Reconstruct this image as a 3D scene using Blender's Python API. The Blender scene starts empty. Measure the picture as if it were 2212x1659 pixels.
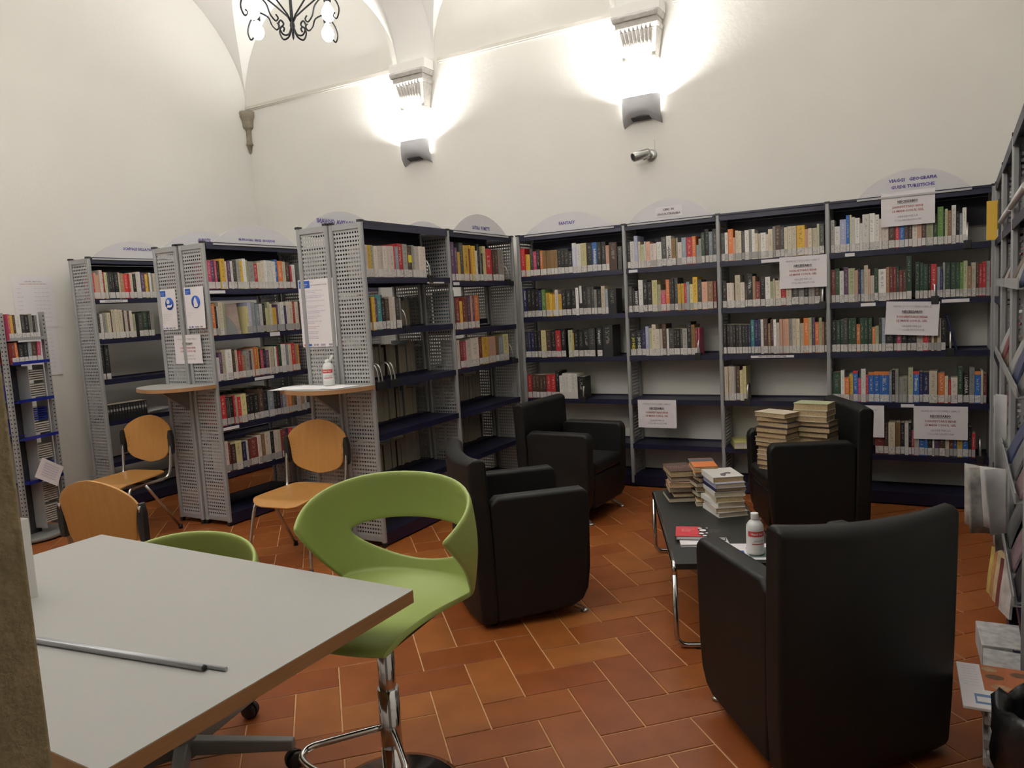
import bpy, bmesh, math, random
from mathutils import Vector, Matrix
PI = math.pi
rnd = random.Random(7)
SC = bpy.context.scene
COL = SC.collection

# ------------------------------------------------------------------ camera, world, exposure
cam_d = bpy.data.cameras.new('camera'); cam = bpy.data.objects.new('camera', cam_d); COL.objects.link(cam)
cam_d.sensor_fit = 'HORIZONTAL'; cam_d.sensor_width = 36.0; cam_d.lens = 1609.8 / 2212 * 36.0
cam_d.clip_start = 0.02; cam_d.clip_end = 60
R_ = Vector((0.87375564, 0.48301401, -0.0569961)); U_ = Vector((-0.00152918, 0.11991554, 0.99278292)); F_ = Vector((-0.48636278, 0.86736251, -0.10551549))
cam.matrix_world = Matrix(((R_.x, U_.x, -F_.x, 3.06534), (R_.y, U_.y, -F_.y, -3.66741), (R_.z, U_.z, -F_.z, 1.51954), (0, 0, 0, 1)))
SC.camera = cam
SC.view_settings.view_transform = 'Standard'; SC.view_settings.look = 'None'
SC.view_settings.gamma = 1.0; SC.view_settings.use_curve_mapping = False
SC.view_settings.exposure = 0.17
W = bpy.data.worlds.new('adjoining_room'); SC.world = W; W.use_nodes = True
W.node_tree.nodes['Background'].inputs[0].default_value = (1.0, 0.9, 0.75, 1)
W.node_tree.nodes['Background'].inputs[1].default_value = 0.07
P_BULB = 17.0      # emission of the first chandelier bulbs
P_BULB2 = 85.0      # emission of the bulbs in the added, unseen second chandelier
P_SCONCE = 102.0    # watts of the tube in each wall uplight

# ------------------------------------------------------------------ materials
MATS = {}
def mat(name, col, rough=0.6, metal=0.0, noise=0.0, nscale=20.0, bump=0.0, bscale=80.0, emit=None, estr=0.0, spec=0.5, alpha=1.0, trans=0.0):
    if name in MATS: return MATS[name]
    m = bpy.data.materials.new(name); m.use_nodes = True
    nt = m.node_tree; b = nt.nodes['Principled BSDF']
    c = (*col, 1.0)
    b.inputs['Base Color'].default_value = c; b.inputs['Roughness'].default_value = rough; b.inputs['Metallic'].default_value = metal
    b.inputs['Specular IOR Level'].default_value = spec
    if alpha < 1: b.inputs['Alpha'].default_value = alpha
    if trans: b.inputs['Transmission Weight'].default_value = trans
    if emit: b.inputs['Emission Color'].default_value = (*emit, 1); b.inputs['Emission Strength'].default_value = estr
    if noise or bump:
        tc = nt.nodes.new('ShaderNodeTexCoord')
    if noise:
        n = nt.nodes.new('ShaderNodeTexNoise'); n.inputs['Scale'].default_value = nscale; n.inputs['Detail'].default_value = 4
        nt.links.new(tc.outputs['Object'], n.inputs['Vector'])
        hs = nt.nodes.new('ShaderNodeMapRange'); hs.inputs[1].default_value = 0.3; hs.inputs[2].default_value = 0.7
        hs.inputs[3].default_value = 1 - noise; hs.inputs[4].default_value = 1 + noise
        nt.links.new(n.outputs['Fac'], hs.inputs[0])
        mx = nt.nodes.new('ShaderNodeMix'); mx.data_type = 'RGBA'; mx.blend_type = 'MULTIPLY'; mx.inputs[0].default_value = 1
        mx.inputs[6].default_value = c; nt.links.new(hs.outputs[0], mx.inputs[7]); nt.links.new(mx.outputs[2], b.inputs['Base Color'])
    if bump:
        n2 = nt.nodes.new('ShaderNodeTexNoise'); n2.inputs['Scale'].default_value = bscale; n2.inputs['Detail'].default_value = 3
        nt.links.new(tc.outputs['Object'], n2.inputs['Vector'])
        bp = nt.nodes.new('ShaderNodeBump'); bp.inputs['Strength'].default_value = bump; bp.inputs['Distance'].default_value = 0.01
        nt.links.new(n2.outputs['Fac'], bp.inputs['Height']); nt.links.new(bp.outputs[0], b.inputs['Normal'])
    MATS[name] = m
    return m
def wood(name, c1, c2, scale=(3, 40, 40), rough=0.35):
    m = mat(name, c1, rough); nt = m.node_tree; b = nt.nodes['Principled BSDF']
    tc = nt.nodes.new('ShaderNodeTexCoord'); mp = nt.nodes.new('ShaderNodeMapping'); mp.inputs['Scale'].default_value = scale
    n = nt.nodes.new('ShaderNodeTexNoise'); n.inputs['Scale'].default_value = 1; n.inputs['Detail'].default_value = 5; n.inputs['Roughness'].default_value = 0.65
    r = nt.nodes.new('ShaderNodeValToRGB'); r.color_ramp.elements[0].position = .3; r.color_ramp.elements[1].position = .75
    r.color_ramp.elements[0].color = (*c1, 1); r.color_ramp.elements[1].color = (*c2, 1)
    L = nt.links.new; L(tc.outputs['Object'], mp.inputs[0]); L(mp.outputs[0], n.inputs['Vector']); L(n.outputs['Fac'], r.inputs[0]); L(r.outputs[0], b.inputs['Base Color'])
    return m
M_WALL = mat('cream_plaster', (0.74, 0.725, 0.68), 0.9, noise=0.025, nscale=1.3, bump=0.12, bscale=30)
M_VAULT = mat('white_plaster', (0.80, 0.79, 0.76), 0.9, noise=0.02, nscale=1.5, bump=0.1, bscale=30)
M_TRIM = mat('plaster_moulding', (0.62, 0.59, 0.53), 0.8)
M_STONE = mat('pale_grey_stone', (0.50, 0.48, 0.45), 0.85, noise=0.12, nscale=30, bump=0.3, bscale=120)
M_DSTONE = mat('taupe_stone', (0.27, 0.235, 0.175), 0.85, noise=0.12, nscale=30, bump=0.3, bscale=120)
M_JAMB = mat('tan_stone', (0.32, 0.262, 0.15), 0.9, noise=0.16, nscale=22, bump=0.5, bscale=70)
M_GREY = mat('grey_painted_steel', (0.33, 0.335, 0.34), 0.42, metal=0.15)
M_SHEET = mat('light_grey_steel_sheet', (0.39, 0.395, 0.40), 0.45, metal=0.1)
M_NAVY = mat('navy_painted_steel', (0.008, 0.009, 0.034), 0.42)
M_BLACKPL = mat('black_plastic', (0.012, 0.012, 0.013), 0.45)
M_CHROME = mat('chrome', (0.62, 0.62, 0.62), 0.12, metal=1.0)
M_LEATHER = mat('black_leather', (0.0045, 0.0046, 0.0046), 0.5, bump=0.12, bscale=400, spec=0.35)
M_BLACKLAM = mat('black_laminate', (0.010, 0.0105, 0.010), 0.5, noise=0.1, nscale=60)
M_TABLE = mat('grey_white_laminate', (0.375, 0.372, 0.36), 0.45, noise=0.015, nscale=120)
M_BEECH = wood('beech_edge', (0.33, 0.17, 0.075), (0.42, 0.235, 0.11), (4, 4, 90), 0.4)
M_PLY = wood('honey_plywood', (0.45, 0.215, 0.055), (0.52, 0.265, 0.075), (40, 5, 5), 0.33)
M_GREEN = mat('green_plastic', (0.335, 0.425, 0.125), 0.38, bump=0.03, bscale=900)
M_GREYLEG = mat('grey_enamel', (0.20, 0.20, 0.195), 0.45)
M_PAPER = mat('white_paper', (0.74, 0.71, 0.735), 0.85, noise=0.02, nscale=6)
M_PAPER2 = mat('cream_paper', (0.62, 0.59, 0.53), 0.85, noise=0.05, nscale=10)
M_INK = mat('black_ink', (0.10, 0.09, 0.10), 0.8)
M_GINK = mat('grey_ink', (0.33, 0.31, 0.33), 0.8)
M_RINK = mat('red_ink', (0.47, 0.17, 0.18), 0.8)
M_VINK = mat('violet_ink', (0.09, 0.06, 0.30), 0.7)
M_BINK = mat('blue_print', (0.02, 0.10, 0.46), 0.7)
M_PINK = mat('lilac_ink', (0.40, 0.36, 0.52), 0.8)
M_PLEXI = mat('frosted_plexiglass', (0.72, 0.71, 0.75), 0.35, alpha=0.62)
M_SMOKE = mat('clear_acrylic', (0.75, 0.76, 0.80), 0.08, alpha=0.25)
M_BLUEPX = mat('blue_acrylic', (0.012, 0.022, 0.22), 0.15)
M_LAMPGREY = mat('grey_ceramic', (0.46, 0.46, 0.48), 0.6)
M_IRON = mat('wrought_iron', (0.012, 0.012, 0.016), 0.45, metal=0.4)
M_BULB = mat('lit_bulb', (1, 1, 1), 0.3, emit=(1.0, 0.95, 0.88), estr=P_BULB)
M_TUBE = mat('lit_tube', (1, 1, 1), 0.3, emit=(1.0, 0.97, 0.93), estr=30)
M_STEEL = mat('brushed_steel', (0.48, 0.48, 0.46), 0.3, metal=0.9)
M_PAGES = mat('book_pages', (0.50, 0.435, 0.32), 0.9, noise=0.12, nscale=160)
M_OLDPAGES = mat('yellowed_pages', (0.44, 0.33, 0.19), 0.9, noise=0.16, nscale=120)
M_WHITEPL = mat('white_plastic', (0.72, 0.72, 0.72), 0.35)
M_GLASSGEL = mat('milky_plastic', (0.66, 0.67, 0.66), 0.3)
M_REDPR = mat('red_print', (0.56, 0.05, 0.05), 0.6)
M_BAG = mat('black_bin_bag', (0.008, 0.008, 0.009), 0.28, bump=0.5, bscale=25)
M_BIN = mat('dark_blue_plastic', (0.012, 0.016, 0.05), 0.5)
M_GROUT = mat('pale_mortar', (0.58, 0.33, 0.16), 0.9, noise=0.1, nscale=20)

def terracotta():
    m = mat('terracotta', (0.3, 0.11, 0.04), 0.42, spec=0.35); nt = m.node_tree; b = nt.nodes['Principled BSDF']; L = nt.links.new
    oi = nt.nodes.new('ShaderNodeObjectInfo'); ge = nt.nodes.new('ShaderNodeNewGeometry')
    ad = nt.nodes.new('ShaderNodeMath'); ad.operation = 'ADD'; L(oi.outputs['Random'], ad.inputs[0]); L(ge.outputs['Random Per Island'], ad.inputs[1])
    fr = nt.nodes.new('ShaderNodeMath'); fr.operation = 'FRACT'; L(ad.outputs[0], fr.inputs[0])
    r = nt.nodes.new('ShaderNodeValToRGB'); e = r.color_ramp.elements
    e[0].position = 0; e[0].color = (0.225, 0.058, 0.012, 1); e[1].position = 1; e[1].color = (0.31, 0.105, 0.024, 1)
    k = e.new(0.55); k.color = (0.265, 0.077, 0.0165, 1)
    L(fr.outputs[0], r.inputs[0])
    n = nt.nodes.new('ShaderNodeTexNoise'); n.inputs['Scale'].default_value = 7; n.inputs['Detail'].default_value = 6; L(ge.outputs['Position'], n.inputs['Vector'])
    mr = nt.nodes.new('ShaderNodeMapRange'); mr.inputs[1].default_value = .3; mr.inputs[2].default_value = .7; mr.inputs[3].default_value = .86; mr.inputs[4].default_value = 1.14
    L(n.outputs['Fac'], mr.inputs[0])
    mx = nt.nodes.new('ShaderNodeMix'); mx.data_type = 'RGBA'; mx.blend_type = 'MULTIPLY'; mx.inputs[0].default_value = 1
    L(r.outputs[0], mx.inputs[6]); L(mr.outputs[0], mx.inputs[7]); L(mx.outputs[2], b.inputs['Base Color'])
    n2 = nt.nodes.new('ShaderNodeTexNoise'); n2.inputs['Scale'].default_value = 60; L(ge.outputs['Position'], n2.inputs['Vector'])
    bp = nt.nodes.new('ShaderNodeBump'); bp.inputs['Strength'].default_value = .15; bp.inputs['Distance'].default_value = .003
    L(n2.outputs['Fac'], bp.inputs['Height']); L(bp.outputs[0], b.inputs['Normal'])
    return m
M_TILE = terracotta()

# book colours: code -> (colour, word, ink of the spine print)
BC = {'K': ((.012, .012, .013), 'black', .30), 'G': ((.055, .055, .052), 'dark grey', .30), 'g': ((.27, .265, .245), 'grey', .08), 'W': ((.70, .685, .65), 'white', .25),
      'C': ((.60, .53, .40), 'cream', .20), 'I': ((.62, .545, .49), 'ivory', .28), 'B': ((.025, .12, .40), 'blue', .60), 'N': ((.016, .02, .085), 'navy', .40),
      'R': ((.50, .030, .035), 'red', .60), 'r': ((.19, .030, .026), 'dark red', .40), 'O': ((.66, .19, .05), 'orange', .70), 'Y': ((.68, .42, .055), 'yellow', .12),
      'y': ((.62, .56, .28), 'pale yellow', .2), 'T': ((.235, .135, .05), 'tan', .06), 'M': ((.075, .04, .028), 'dark brown', .35), 'P': ((.11, .055, .12), 'plum', .45),
      'V': ((.10, .21, .045), 'green', .45), 'D': ((.022, .055, .03), 'dark green', .30), 'L': ((.40, .41, .58), 'lilac', .75), 't': ((.05, .22, .24), 'teal', .6),
      'S': ((.60, .34, .24), 'salmon', .3), 'p': ((.44, .055, .12), 'crimson', .6), 'l': ((.42, .44, .27), 'pale green', .12), 's': ((.24, .28, .33), 'slate blue', .6), 'q': ((.29, .165, .09), 'brown', .5)}
def book_material(code):
    nm = 'book_cover_' + BC[code][1].replace(' ', '_')
    if nm in MATS: return MATS[nm]
    col, _, ink = BC[code]
    m = mat(nm, col, 0.5); nt = m.node_tree; b = nt.nodes['Principled BSDF']; L = nt.links.new
    oi = nt.nodes.new('ShaderNodeObjectInfo'); ge = nt.nodes.new('ShaderNodeNewGeometry'); uv = nt.nodes.new('ShaderNodeUVMap')
    ad = nt.nodes.new('ShaderNodeMath'); ad.operation = 'ADD'; L(oi.outputs['Random'], ad.inputs[0]); L(ge.outputs['Random Per Island'], ad.inputs[1])
    mp = nt.nodes.new('ShaderNodeCombineXYZ'); L(ad.outputs[0], mp.inputs[2])
    va = nt.nodes.new('ShaderNodeVectorMath'); va.operation = 'MULTIPLY'; L(uv.outputs[0], va.inputs[0]); va.inputs[1].default_value = (3.2, 26, 0)
    vb = nt.nodes.new('ShaderNodeVectorMath'); vb.operation = 'MULTIPLY_ADD'; L(mp.outputs[0], vb.inputs[0]); vb.inputs[1].default_value = (0, 0, 40); L(va.outputs[0], vb.inputs[2])
    n = nt.nodes.new('ShaderNodeTexNoise'); n.inputs['Scale'].default_value = 1.0; n.inputs['Detail'].default_value = 1; L(vb.outputs[0], n.inputs['Vector'])
    sp = nt.nodes.new('ShaderNodeSeparateXYZ'); L(uv.outputs[0], sp.inputs[0])
    def win(sock, lo, hi):
        a = nt.nodes.new('ShaderNodeMath'); a.operation = 'GREATER_THAN'; L(sock, a.inputs[0]); a.inputs[1].default_value = lo
        c = nt.nodes.new('ShaderNodeMath'); c.operation = 'LESS_THAN'; L(sock, c.inputs[0]); c.inputs[1].default_value = hi
        d = nt.nodes.new('ShaderNodeMath'); d.operation = 'MULTIPLY'; L(a.outputs[0], d.inputs[0]); L(c.outputs[0], d.inputs[1]); return d.outputs[0]
    th = nt.nodes.new('ShaderNodeMath'); th.operation = 'GREATER_THAN'; L(n.outputs['Fac'], th.inputs[0]); th.inputs[1].default_value = .53
    f1 = nt.nodes.new('ShaderNodeMath'); f1.operation = 'MULTIPLY'; L(win(sp.outputs[0], .30, .70), f1.inputs[0]); L(win(sp.outputs[1], .40, .93), f1.inputs[1])
    f2 = nt.nodes.new('ShaderNodeMath'); f2.operation = 'MULTIPLY'; L(f1.outputs[0], f2.inputs[0]); L(th.outputs[0], f2.inputs[1])
    f3 = nt.nodes.new('ShaderNodeMath'); f3.operation = 'MULTIPLY'; L(f2.outputs[0], f3.inputs[0]); f3.inputs[1].default_value = .55
    mr = nt.nodes.new('ShaderNodeMapRange'); mr.inputs[3].default_value = .78; mr.inputs[4].default_value = 1.2
    wn = nt.nodes.new('ShaderNodeTexWhiteNoise'); wn.noise_dimensions = '1D'; L(ad.outputs[0], wn.inputs['W']); L(wn.outputs['Value'], mr.inputs[0])
    mv = nt.nodes.new('ShaderNodeMix'); mv.data_type = 'RGBA'; mv.blend_type = 'MULTIPLY'; mv.inputs[0].default_value = 1; mv.inputs[6].default_value = (*col, 1); L(mr.outputs[0], mv.inputs[7])
    mx = nt.nodes.new('ShaderNodeMix'); mx.data_type = 'RGBA'; L(f3.outputs[0], mx.inputs[0]); L(mv.outputs[2], mx.inputs[6]); mx.inputs[7].default_value = (ink, ink * .95, ink * .85, 1)
    L(mx.outputs[2], b.inputs['Base Color'])
    return m
def label_material():
    m = mat('spine_label_paper', (0.60, 0.575, 0.55), 0.8); nt = m.node_tree; b = nt.nodes['Principled BSDF']; L = nt.links.new
    tc = nt.nodes.new('ShaderNodeTexCoord'); oi = nt.nodes.new('ShaderNodeObjectInfo')
    va = nt.nodes.new('ShaderNodeVectorMath'); va.operation = 'MULTIPLY'; L(tc.outputs['Generated'], va.inputs[0]); va.inputs[1].default_value = (7, 0, 6.5)
    cb = nt.nodes.new('ShaderNodeCombineXYZ'); L(oi.outputs['Random'], cb.inputs[1])
    vb = nt.nodes.new('ShaderNodeVectorMath'); vb.operation = 'MULTIPLY_ADD'; L(cb.outputs[0], vb.inputs[0]); vb.inputs[1].default_value = (0, 50, 0); L(va.outputs[0], vb.inputs[2])
    n = nt.nodes.new('ShaderNodeTexNoise'); n.inputs['Scale'].default_value = 1; n.inputs['Detail'].default_value = 1; L(vb.outputs[0], n.inputs['Vector'])
    r = nt.nodes.new('ShaderNodeValToRGB'); r.color_ramp.elements[0].position = .40; r.color_ramp.elements[1].position = .50
    r.color_ramp.elements[0].color = (.36, .35, .34, 1); r.color_ramp.elements[1].color = (.63, .605, .585, 1)
    L(n.outputs['Fac'], r.inputs[0]); L(r.outputs[0], b.inputs['Base Color'])
    return m
M_LABEL = label_material()

# ------------------------------------------------------------------ mesh helpers
class MB:
    def __init__(s): s.bm = bmesh.new(); s.uv = None
    def box(s, x0, x1, y0, y1, z0, z1, mi=0, M=None):
        v = [s.bm.verts.new(p) for p in ((x0, y0, z0), (x1, y0, z0), (x1, y1, z0), (x0, y1, z0), (x0, y0, z1), (x1, y0, z1), (x1, y1, z1), (x0, y1, z1))]
        if M is not None:
            for q in v: q.co = M @ q.co
        fs = []
        for f in ((0, 3, 2, 1), (4, 5, 6, 7), (0, 1, 5, 4), (1, 2, 6, 5), (2, 3, 7, 6), (3, 0, 4, 7)):
            fc = s.bm.faces.new([v[i] for i in f]); fc.material_index = mi; fs.append(fc)
        return v, fs
    def tube(s, pts, r, seg=8, mi=0, closed=False, r2=None):
        pts = [Vector(p) for p in pts]; n = len(pts); rings = []
        up = None
        for i, p in enumerate(pts):
            a = pts[(i - 1) % n] if (closed or i > 0) else pts[0]; c = pts[(i + 1) % n] if (closed or i < n - 1) else pts[-1]
            t = (c - a).normalized()
            if up is None:
                up = Vector((0, 0, 1)) if abs(t.z) < .9 else Vector((1, 0, 0))
            x = t.cross(up).normalized(); y = x.cross(t).normalized(); up = y
            rr = r if r2 is None else r + (r2 - r) * i / max(1, n - 1)
            rings.append([s.bm.verts.new(p + x * (rr * math.cos(2 * PI * k / seg)) + y * (rr * math.sin(2 * PI * k / seg))) for k in range(seg)])
        for i in range(n if closed else n - 1):
            A, B = rings[i], rings[(i + 1) % n]
            for k in range(seg):
                f = s.bm.faces.new((A[k], A[(k + 1) % seg], B[(k + 1) % seg], B[k])); f.material_index = mi; f.smooth = True
        if not closed:
            s.bm.faces.new(rings[0][::-1]).material_index = mi; s.bm.faces.new(rings[-1]).material_index = mi
    def lathe(s, prof, c=(0, 0, 0), seg=24, mi=0, axis='z', a0=0, a1=2 * PI):
        full = abs(a1 - a0 - 2 * PI) < 1e-6; n = seg if full else seg + 1; rings = []
        for r, z in prof:
            ring = []
            for k in range(n):
                a = a0 + (a1 - a0) * k / seg; p = Vector((r * math.cos(a), r * math.sin(a), z))
                if axis == 'x': p = Vector((p.z, p.x, p.y))
                if axis == 'y': p = Vector((p.x, p.z, p.y))
                ring.append(s.bm.verts.new(p + Vector(c)))
            rings.append(ring)
        for A, B in zip(rings, rings[1:]):
            for k in range(seg):
                k2 = (k + 1) % n
                f = s.bm.faces.new((A[k], A[k2], B[k2], B[k])); f.material_index = mi; f.smooth = True
        for ring, (r, z) in ((rings[0], prof[0]), (rings[-1], prof[-1])):
            if full and r > 1e-5:
                s.bm.faces.new(ring).material_index = mi
    def poly(s, outline, y0, y1, mi=0, plane='xz'):
        """extrude an outline; plane xz: extruded along y"""
        def mk(a, b, d): return (a, d, b) if plane == 'xz' else ((a, b, d) if plane == 'xy' else (d, a, b))
        A = [s.bm.verts.new(mk(a, b, y0)) for a, b in outline]; B = [s.bm.verts.new(mk(a, b, y1)) for a, b in outline]
        n = len(A)
        fs = [s.bm.faces.new(A), s.bm.faces.new(B[::-1])]
        for i in range(n): fs.append(s.bm.faces.new((A[i], B[i], B[(i + 1) % n], A[(i + 1) % n])))
        for f in fs: f.material_index = mi
    def mesh(s, name, mats, fix=True):
        if fix:
            bmesh.ops.recalc_face_normals(s.bm, faces=s.bm.faces)
        me = bpy.data.meshes.new(name); s.bm.to_mesh(me); s.bm.free()
        for m in (mats if isinstance(mats, (list, tuple)) else [mats]): me.materials.append(m)
        return me
    def build(s, name, mats, parent=None, **kw):
        return link(name, s.mesh(name, mats), parent, **kw)
def link(name, me, parent=None, loc=None, rotz=None, mw=None):
    o = bpy.data.objects.new(name, me); COL.objects.link(o)
    if parent is not None: o.parent = parent
    if loc is not None: o.location = loc
    if rotz is not None: o.rotation_euler = (0, 0, rotz)
    if mw is not None: o.matrix_world = mw
    return o
def tag(o, label, cat, group=None, kind=None):
    if label: o['label'] = label
    if cat: o['category'] = cat
    if group: o['group'] = group
    if kind: o['kind'] = kind
    return o
def thing(name, label, cat, loc=(0, 0, 0), rotz=0, group=None):
    o = bpy.data.objects.new(name, None); COL.objects.link(o); o.location = loc; o.rotation_euler = (0, 0, rotz); o.empty_display_size = .05
    return tag(o, label, cat, group)
def structure(o): o['kind'] = 'structure'; return o
def bevel(o, w, seg=2, ang=40):
    m = o.modifiers.new('bevel', 'BEVEL'); m.width = w; m.segments = seg; m.limit_method = 'ANGLE'; m.angle_limit = math.radians(ang)
    for f in o.data.polygons: f.use_smooth = True
    o.data.set_sharp_from_angle(angle=math.radians(50)) if hasattr(o.data, 'set_sharp_from_angle') else None
    w2 = o.modifiers.new('wn', 'WEIGHTED_NORMAL'); w2.keep_sharp = False
    return o
def copy_tree(o, parent=None):
    c = o.copy(); COL.objects.link(c)
    if parent is not None: c.parent = parent
    for ch in list(o.children): copy_tree(ch, c)
    return c
def arc(cx, cy, r, a0, a1, n):
    return [(cx + r * math.cos(a0 + (a1 - a0) * i / n), cy + r * math.sin(a0 + (a1 - a0) * i / n)) for i in range(n + 1)]
def smooth(pts, n=6, closed=False):
    P = [Vector(p) for p in pts]; out = []; m = len(P)
    for i in range(m if closed else m - 1):
        g = lambda k: P[k % m] if closed else P[min(max(k, 0), m - 1)]
        a, b, c, d = g(i - 1), g(i), g(i + 1), g(i + 2)
        for j in range(n):
            t = j / n
            out.append(.5 * ((2 * b) + (c - a) * t + (2 * a - 5 * b + 4 * c - d) * t * t + (3 * b - a - 3 * c + d) * t ** 3))
    if not closed: out.append(P[-1])
    return out
TXT = {}
def text_mesh(s, size, align='CENTER', bold=0.0):
    k = (s, size, align, bold)
    if k in TXT: return TXT[k]
    cu = bpy.data.curves.new('txt', 'FONT'); cu.body = s; cu.size = size; cu.align_x = align; cu.align_y = 'CENTER'; cu.resolution_u = 1; cu.offset = bold
    o = bpy.data.objects.new('txt', cu); COL.objects.link(o)
    bpy.context.view_layer.update()
    me = bpy.data.meshes.new_from_object(o.evaluated_get(bpy.context.evaluated_depsgraph_get()))
    bpy.data.objects.remove(o); bpy.data.curves.remove(cu)
    me.materials.clear(); TXT[k] = me
    return me
def text(s, size, m, parent, x, z, y=-0.0012, name='lettering', align='CENTER', sx=1.0, bold=0.0, rot=0.0, face='xz'):
    """flat lettering in the parent's local x-z plane (read from -y), or lying in its x-y plane"""
    me = text_mesh(s, size, align, bold)
    if not me.materials or me.materials[0] is not m:
        me = me.copy(); me.materials.clear(); me.materials.append(m)
    o = link(name, me, parent)
    if face == 'xz': o.matrix_local = Matrix.Translation((x, y, z)) @ Matrix.Rotation(rot, 4, 'Y') @ Matrix.Rotation(PI / 2, 4, 'X') @ Matrix.Diagonal((sx, 1, 1, 1))
    else: o.matrix_local = Matrix.Translation((x, z, y)) @ Matrix.Rotation(rot, 4, 'Z') @ Matrix.Diagonal((sx, 1, 1, 1))
    return o

# ------------------------------------------------------------------ room shell
XL, XR, YB, YF, ZS = -3.32, 3.72, 2.25, -3.25, 3.80
def wall(name, x0, x1, y0, y1, z0, z1, m):
    b = MB(); b.box(x0, x1, y0, y1, z0, z1); return structure(b.build(name, m))
wall('wall_back', XL - .2, XR + .2, YB, YB + .2, 0, 5.6, M_WALL)
wall('wall_left', XL - .2, XL, YF - .35, YB, 0, 5.6, M_WALL)
wall('wall_right', XR, XR + .2, YF - .35, YB, 0, 5.6, M_WALL)
b = MB(); b.box(XL, 2.19, YF - .35, YF, 0, 5.6); b.box(2.19, XR, YF - .35, YF, 2.75, 5.6); structure(b.build('wall_front', M_WALL))

floor_b = MB(); floor_b.box(XL - .2, XR + .2, -6.2, YB + .2, -.12, -.004); floor = structure(floor_b.build('floor', M_GROUT))
def make_floor():
    a = .1745; th = math.radians(43.6); ux = Vector((math.cos(th), math.sin(th), 0)); vx = Vector((-math.sin(th), math.cos(th), 0)); P = Vector((1.692, -1.512, 0))
    MR = Matrix((( ux.x, vx.x, 0, 0), (ux.y, vx.y, 0, 0), (0, 0, 1, 0), (0, 0, 0, 1)))
    def tile_bm(bm, lx, ly, M):
        g = .0030; c = .0022
        lo = [(-lx / 2 + g, -ly / 2 + g), (lx / 2 - g, -ly / 2 + g), (lx / 2 - g, ly / 2 - g), (-lx / 2 + g, ly / 2 - g)]
        v0 = [bm.verts.new(M @ Vector((x, y, -.010))) for x, y in lo]; v1 = [bm.verts.new(M @ Vector((x, y, -.0016))) for x, y in lo]
        v2 = [bm.verts.new(M @ Vector((x * (1 - c * 2 / lx), y * (1 - c * 2 / ly), 0))) for x, y in lo]
        for A, B in ((v0, v1), (v1, v2)):
            for i in range(4): bm.faces.new((A[i], A[(i + 1) % 4], B[(i + 1) % 4], B[i]))
        bm.faces.new(v2)
    bm = bmesh.new(); tile_bm(bm, 2 * a, a, Matrix.Identity(4)); me = bpy.data.meshes.new('tile'); bm.to_mesh(me); bm.free(); me.materials.append(M_TILE)
    cells = []
    for i in range(-60, 61):
        for j in range(-40, 41):
            for (du, dv, r) in ((1, .5, 0), (-.5, 1, PI / 2)):
                u = i + 2 * j + du; v = i - 2 * j + dv
                c = P + ux * (u * a) + vx * (v * a)
                if c.x < XL - .1 or c.x > XR + .1 or c.y < -5.6 or c.y > YB + .1: continue
                d = c - Vector(cam.location); z = d.dot(F_); vis = 0
                if z > .4:
                    x = d.dot(R_) / z * 1609.8; y = -d.dot(U_) / z * 1609.8
                    if abs(x) < 1180 and abs(y) < 900: vis = 1 / (z * z)
                    if c.x < .3 and c.y < -1.0: vis *= .2
                    if c.x > 2.4 and c.y > -1.0: vis *= .5
                    if c.y > 1.4 or (c.x < -.05 and c.y > .1): vis *= .3
                cells.append((vis, c, r))
    cells.sort(key=lambda t: -t[0])
    bm = bmesh.new()
    for k, (vis, c, r) in enumerate(cells):
        M = Matrix.Translation(c + Vector((0, 0, rnd.uniform(-.0012, .0006)))) @ MR @ Matrix.Rotation(r, 4, 'Z') @ Matrix.Rotation(rnd.uniform(-.004, .004), 4, 'Z')
        if k < 298 and vis > 0:
            o = link('tile', me, floor); o.matrix_local = M
        else: tile_bm(bm, 2 * a, a, M)
    m2 = bpy.data.meshes.new('tile_field'); bm.to_mesh(m2); bm.free(); m2.materials.append(M_TILE)
    o = link('tile_field', m2, floor); o['kind'] = 'stuff'
make_floor()

def make_ceiling():
    bays = [(XL, -1.29), (-.87, .89), (1.31, XR)]; H = 1.5; D = (YB - YF) / 2
    def cove(d): d = min(max(d, 0), D); return ZS + H * math.sqrt(max(0, 1 - ((D - d) / D) ** 2))
    def dinv(z): k = min(1, max(0, (z - ZS) / H)); return D - D * math.sqrt(max(0, 1 - k * k))
    bm = bmesh.new(); cols = []
    for (x0, x1) in bays:
        n = 44; c = (x0 + x1) / 2; Rr = (x1 - x0) / 2
        for i in range(n + 1):
            a = PI * i / n; x = c - Rr * math.cos(a); z = ZS + min(1.12, Rr) * math.sin(a)
            cols.append((x, z))
    cols = [c for k, c in enumerate(cols)]
    for side in (1, -1):
        prev = None
        for (x, z) in cols:
            dg = dinv(z); ds = [0, dg * .33, dg * .66, dg]; zs = [z] * 4
            m = 16
            a0 = math.acos((D - dg) / D) if D else 0
            for j in range(1, m + 1):
                aa = a0 + (PI / 2 - a0) * j / m; d = D - D * math.cos(aa); ds.append(d); zs.append(ZS + H * math.sin(aa))
            col = [bm.verts.new((x, (YB - d) if side > 0 else (YF + d), zz)) for d, zz in zip(ds, zs)]
            if prev is not None:
                for j in range(len(col) - 1):
                    try: bm.faces.new((prev[j], prev[j + 1], col[j + 1], col[j]))
                    except ValueError: pass
            prev = col
    bmesh.ops.remove_doubles(bm, verts=bm.verts, dist=.0008)
    bmesh.ops.recalc_face_normals(bm, faces=bm.faces)
    me = bpy.data.meshes.new('ceiling'); bm.to_mesh(me); bm.free(); me.materials.append(M_VAULT)
    for p in me.polygons: p.use_smooth = True
    me.set_sharp_from_angle(angle=math.radians(22))
    o = structure(link('ceiling', me))
make_ceiling()
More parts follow.
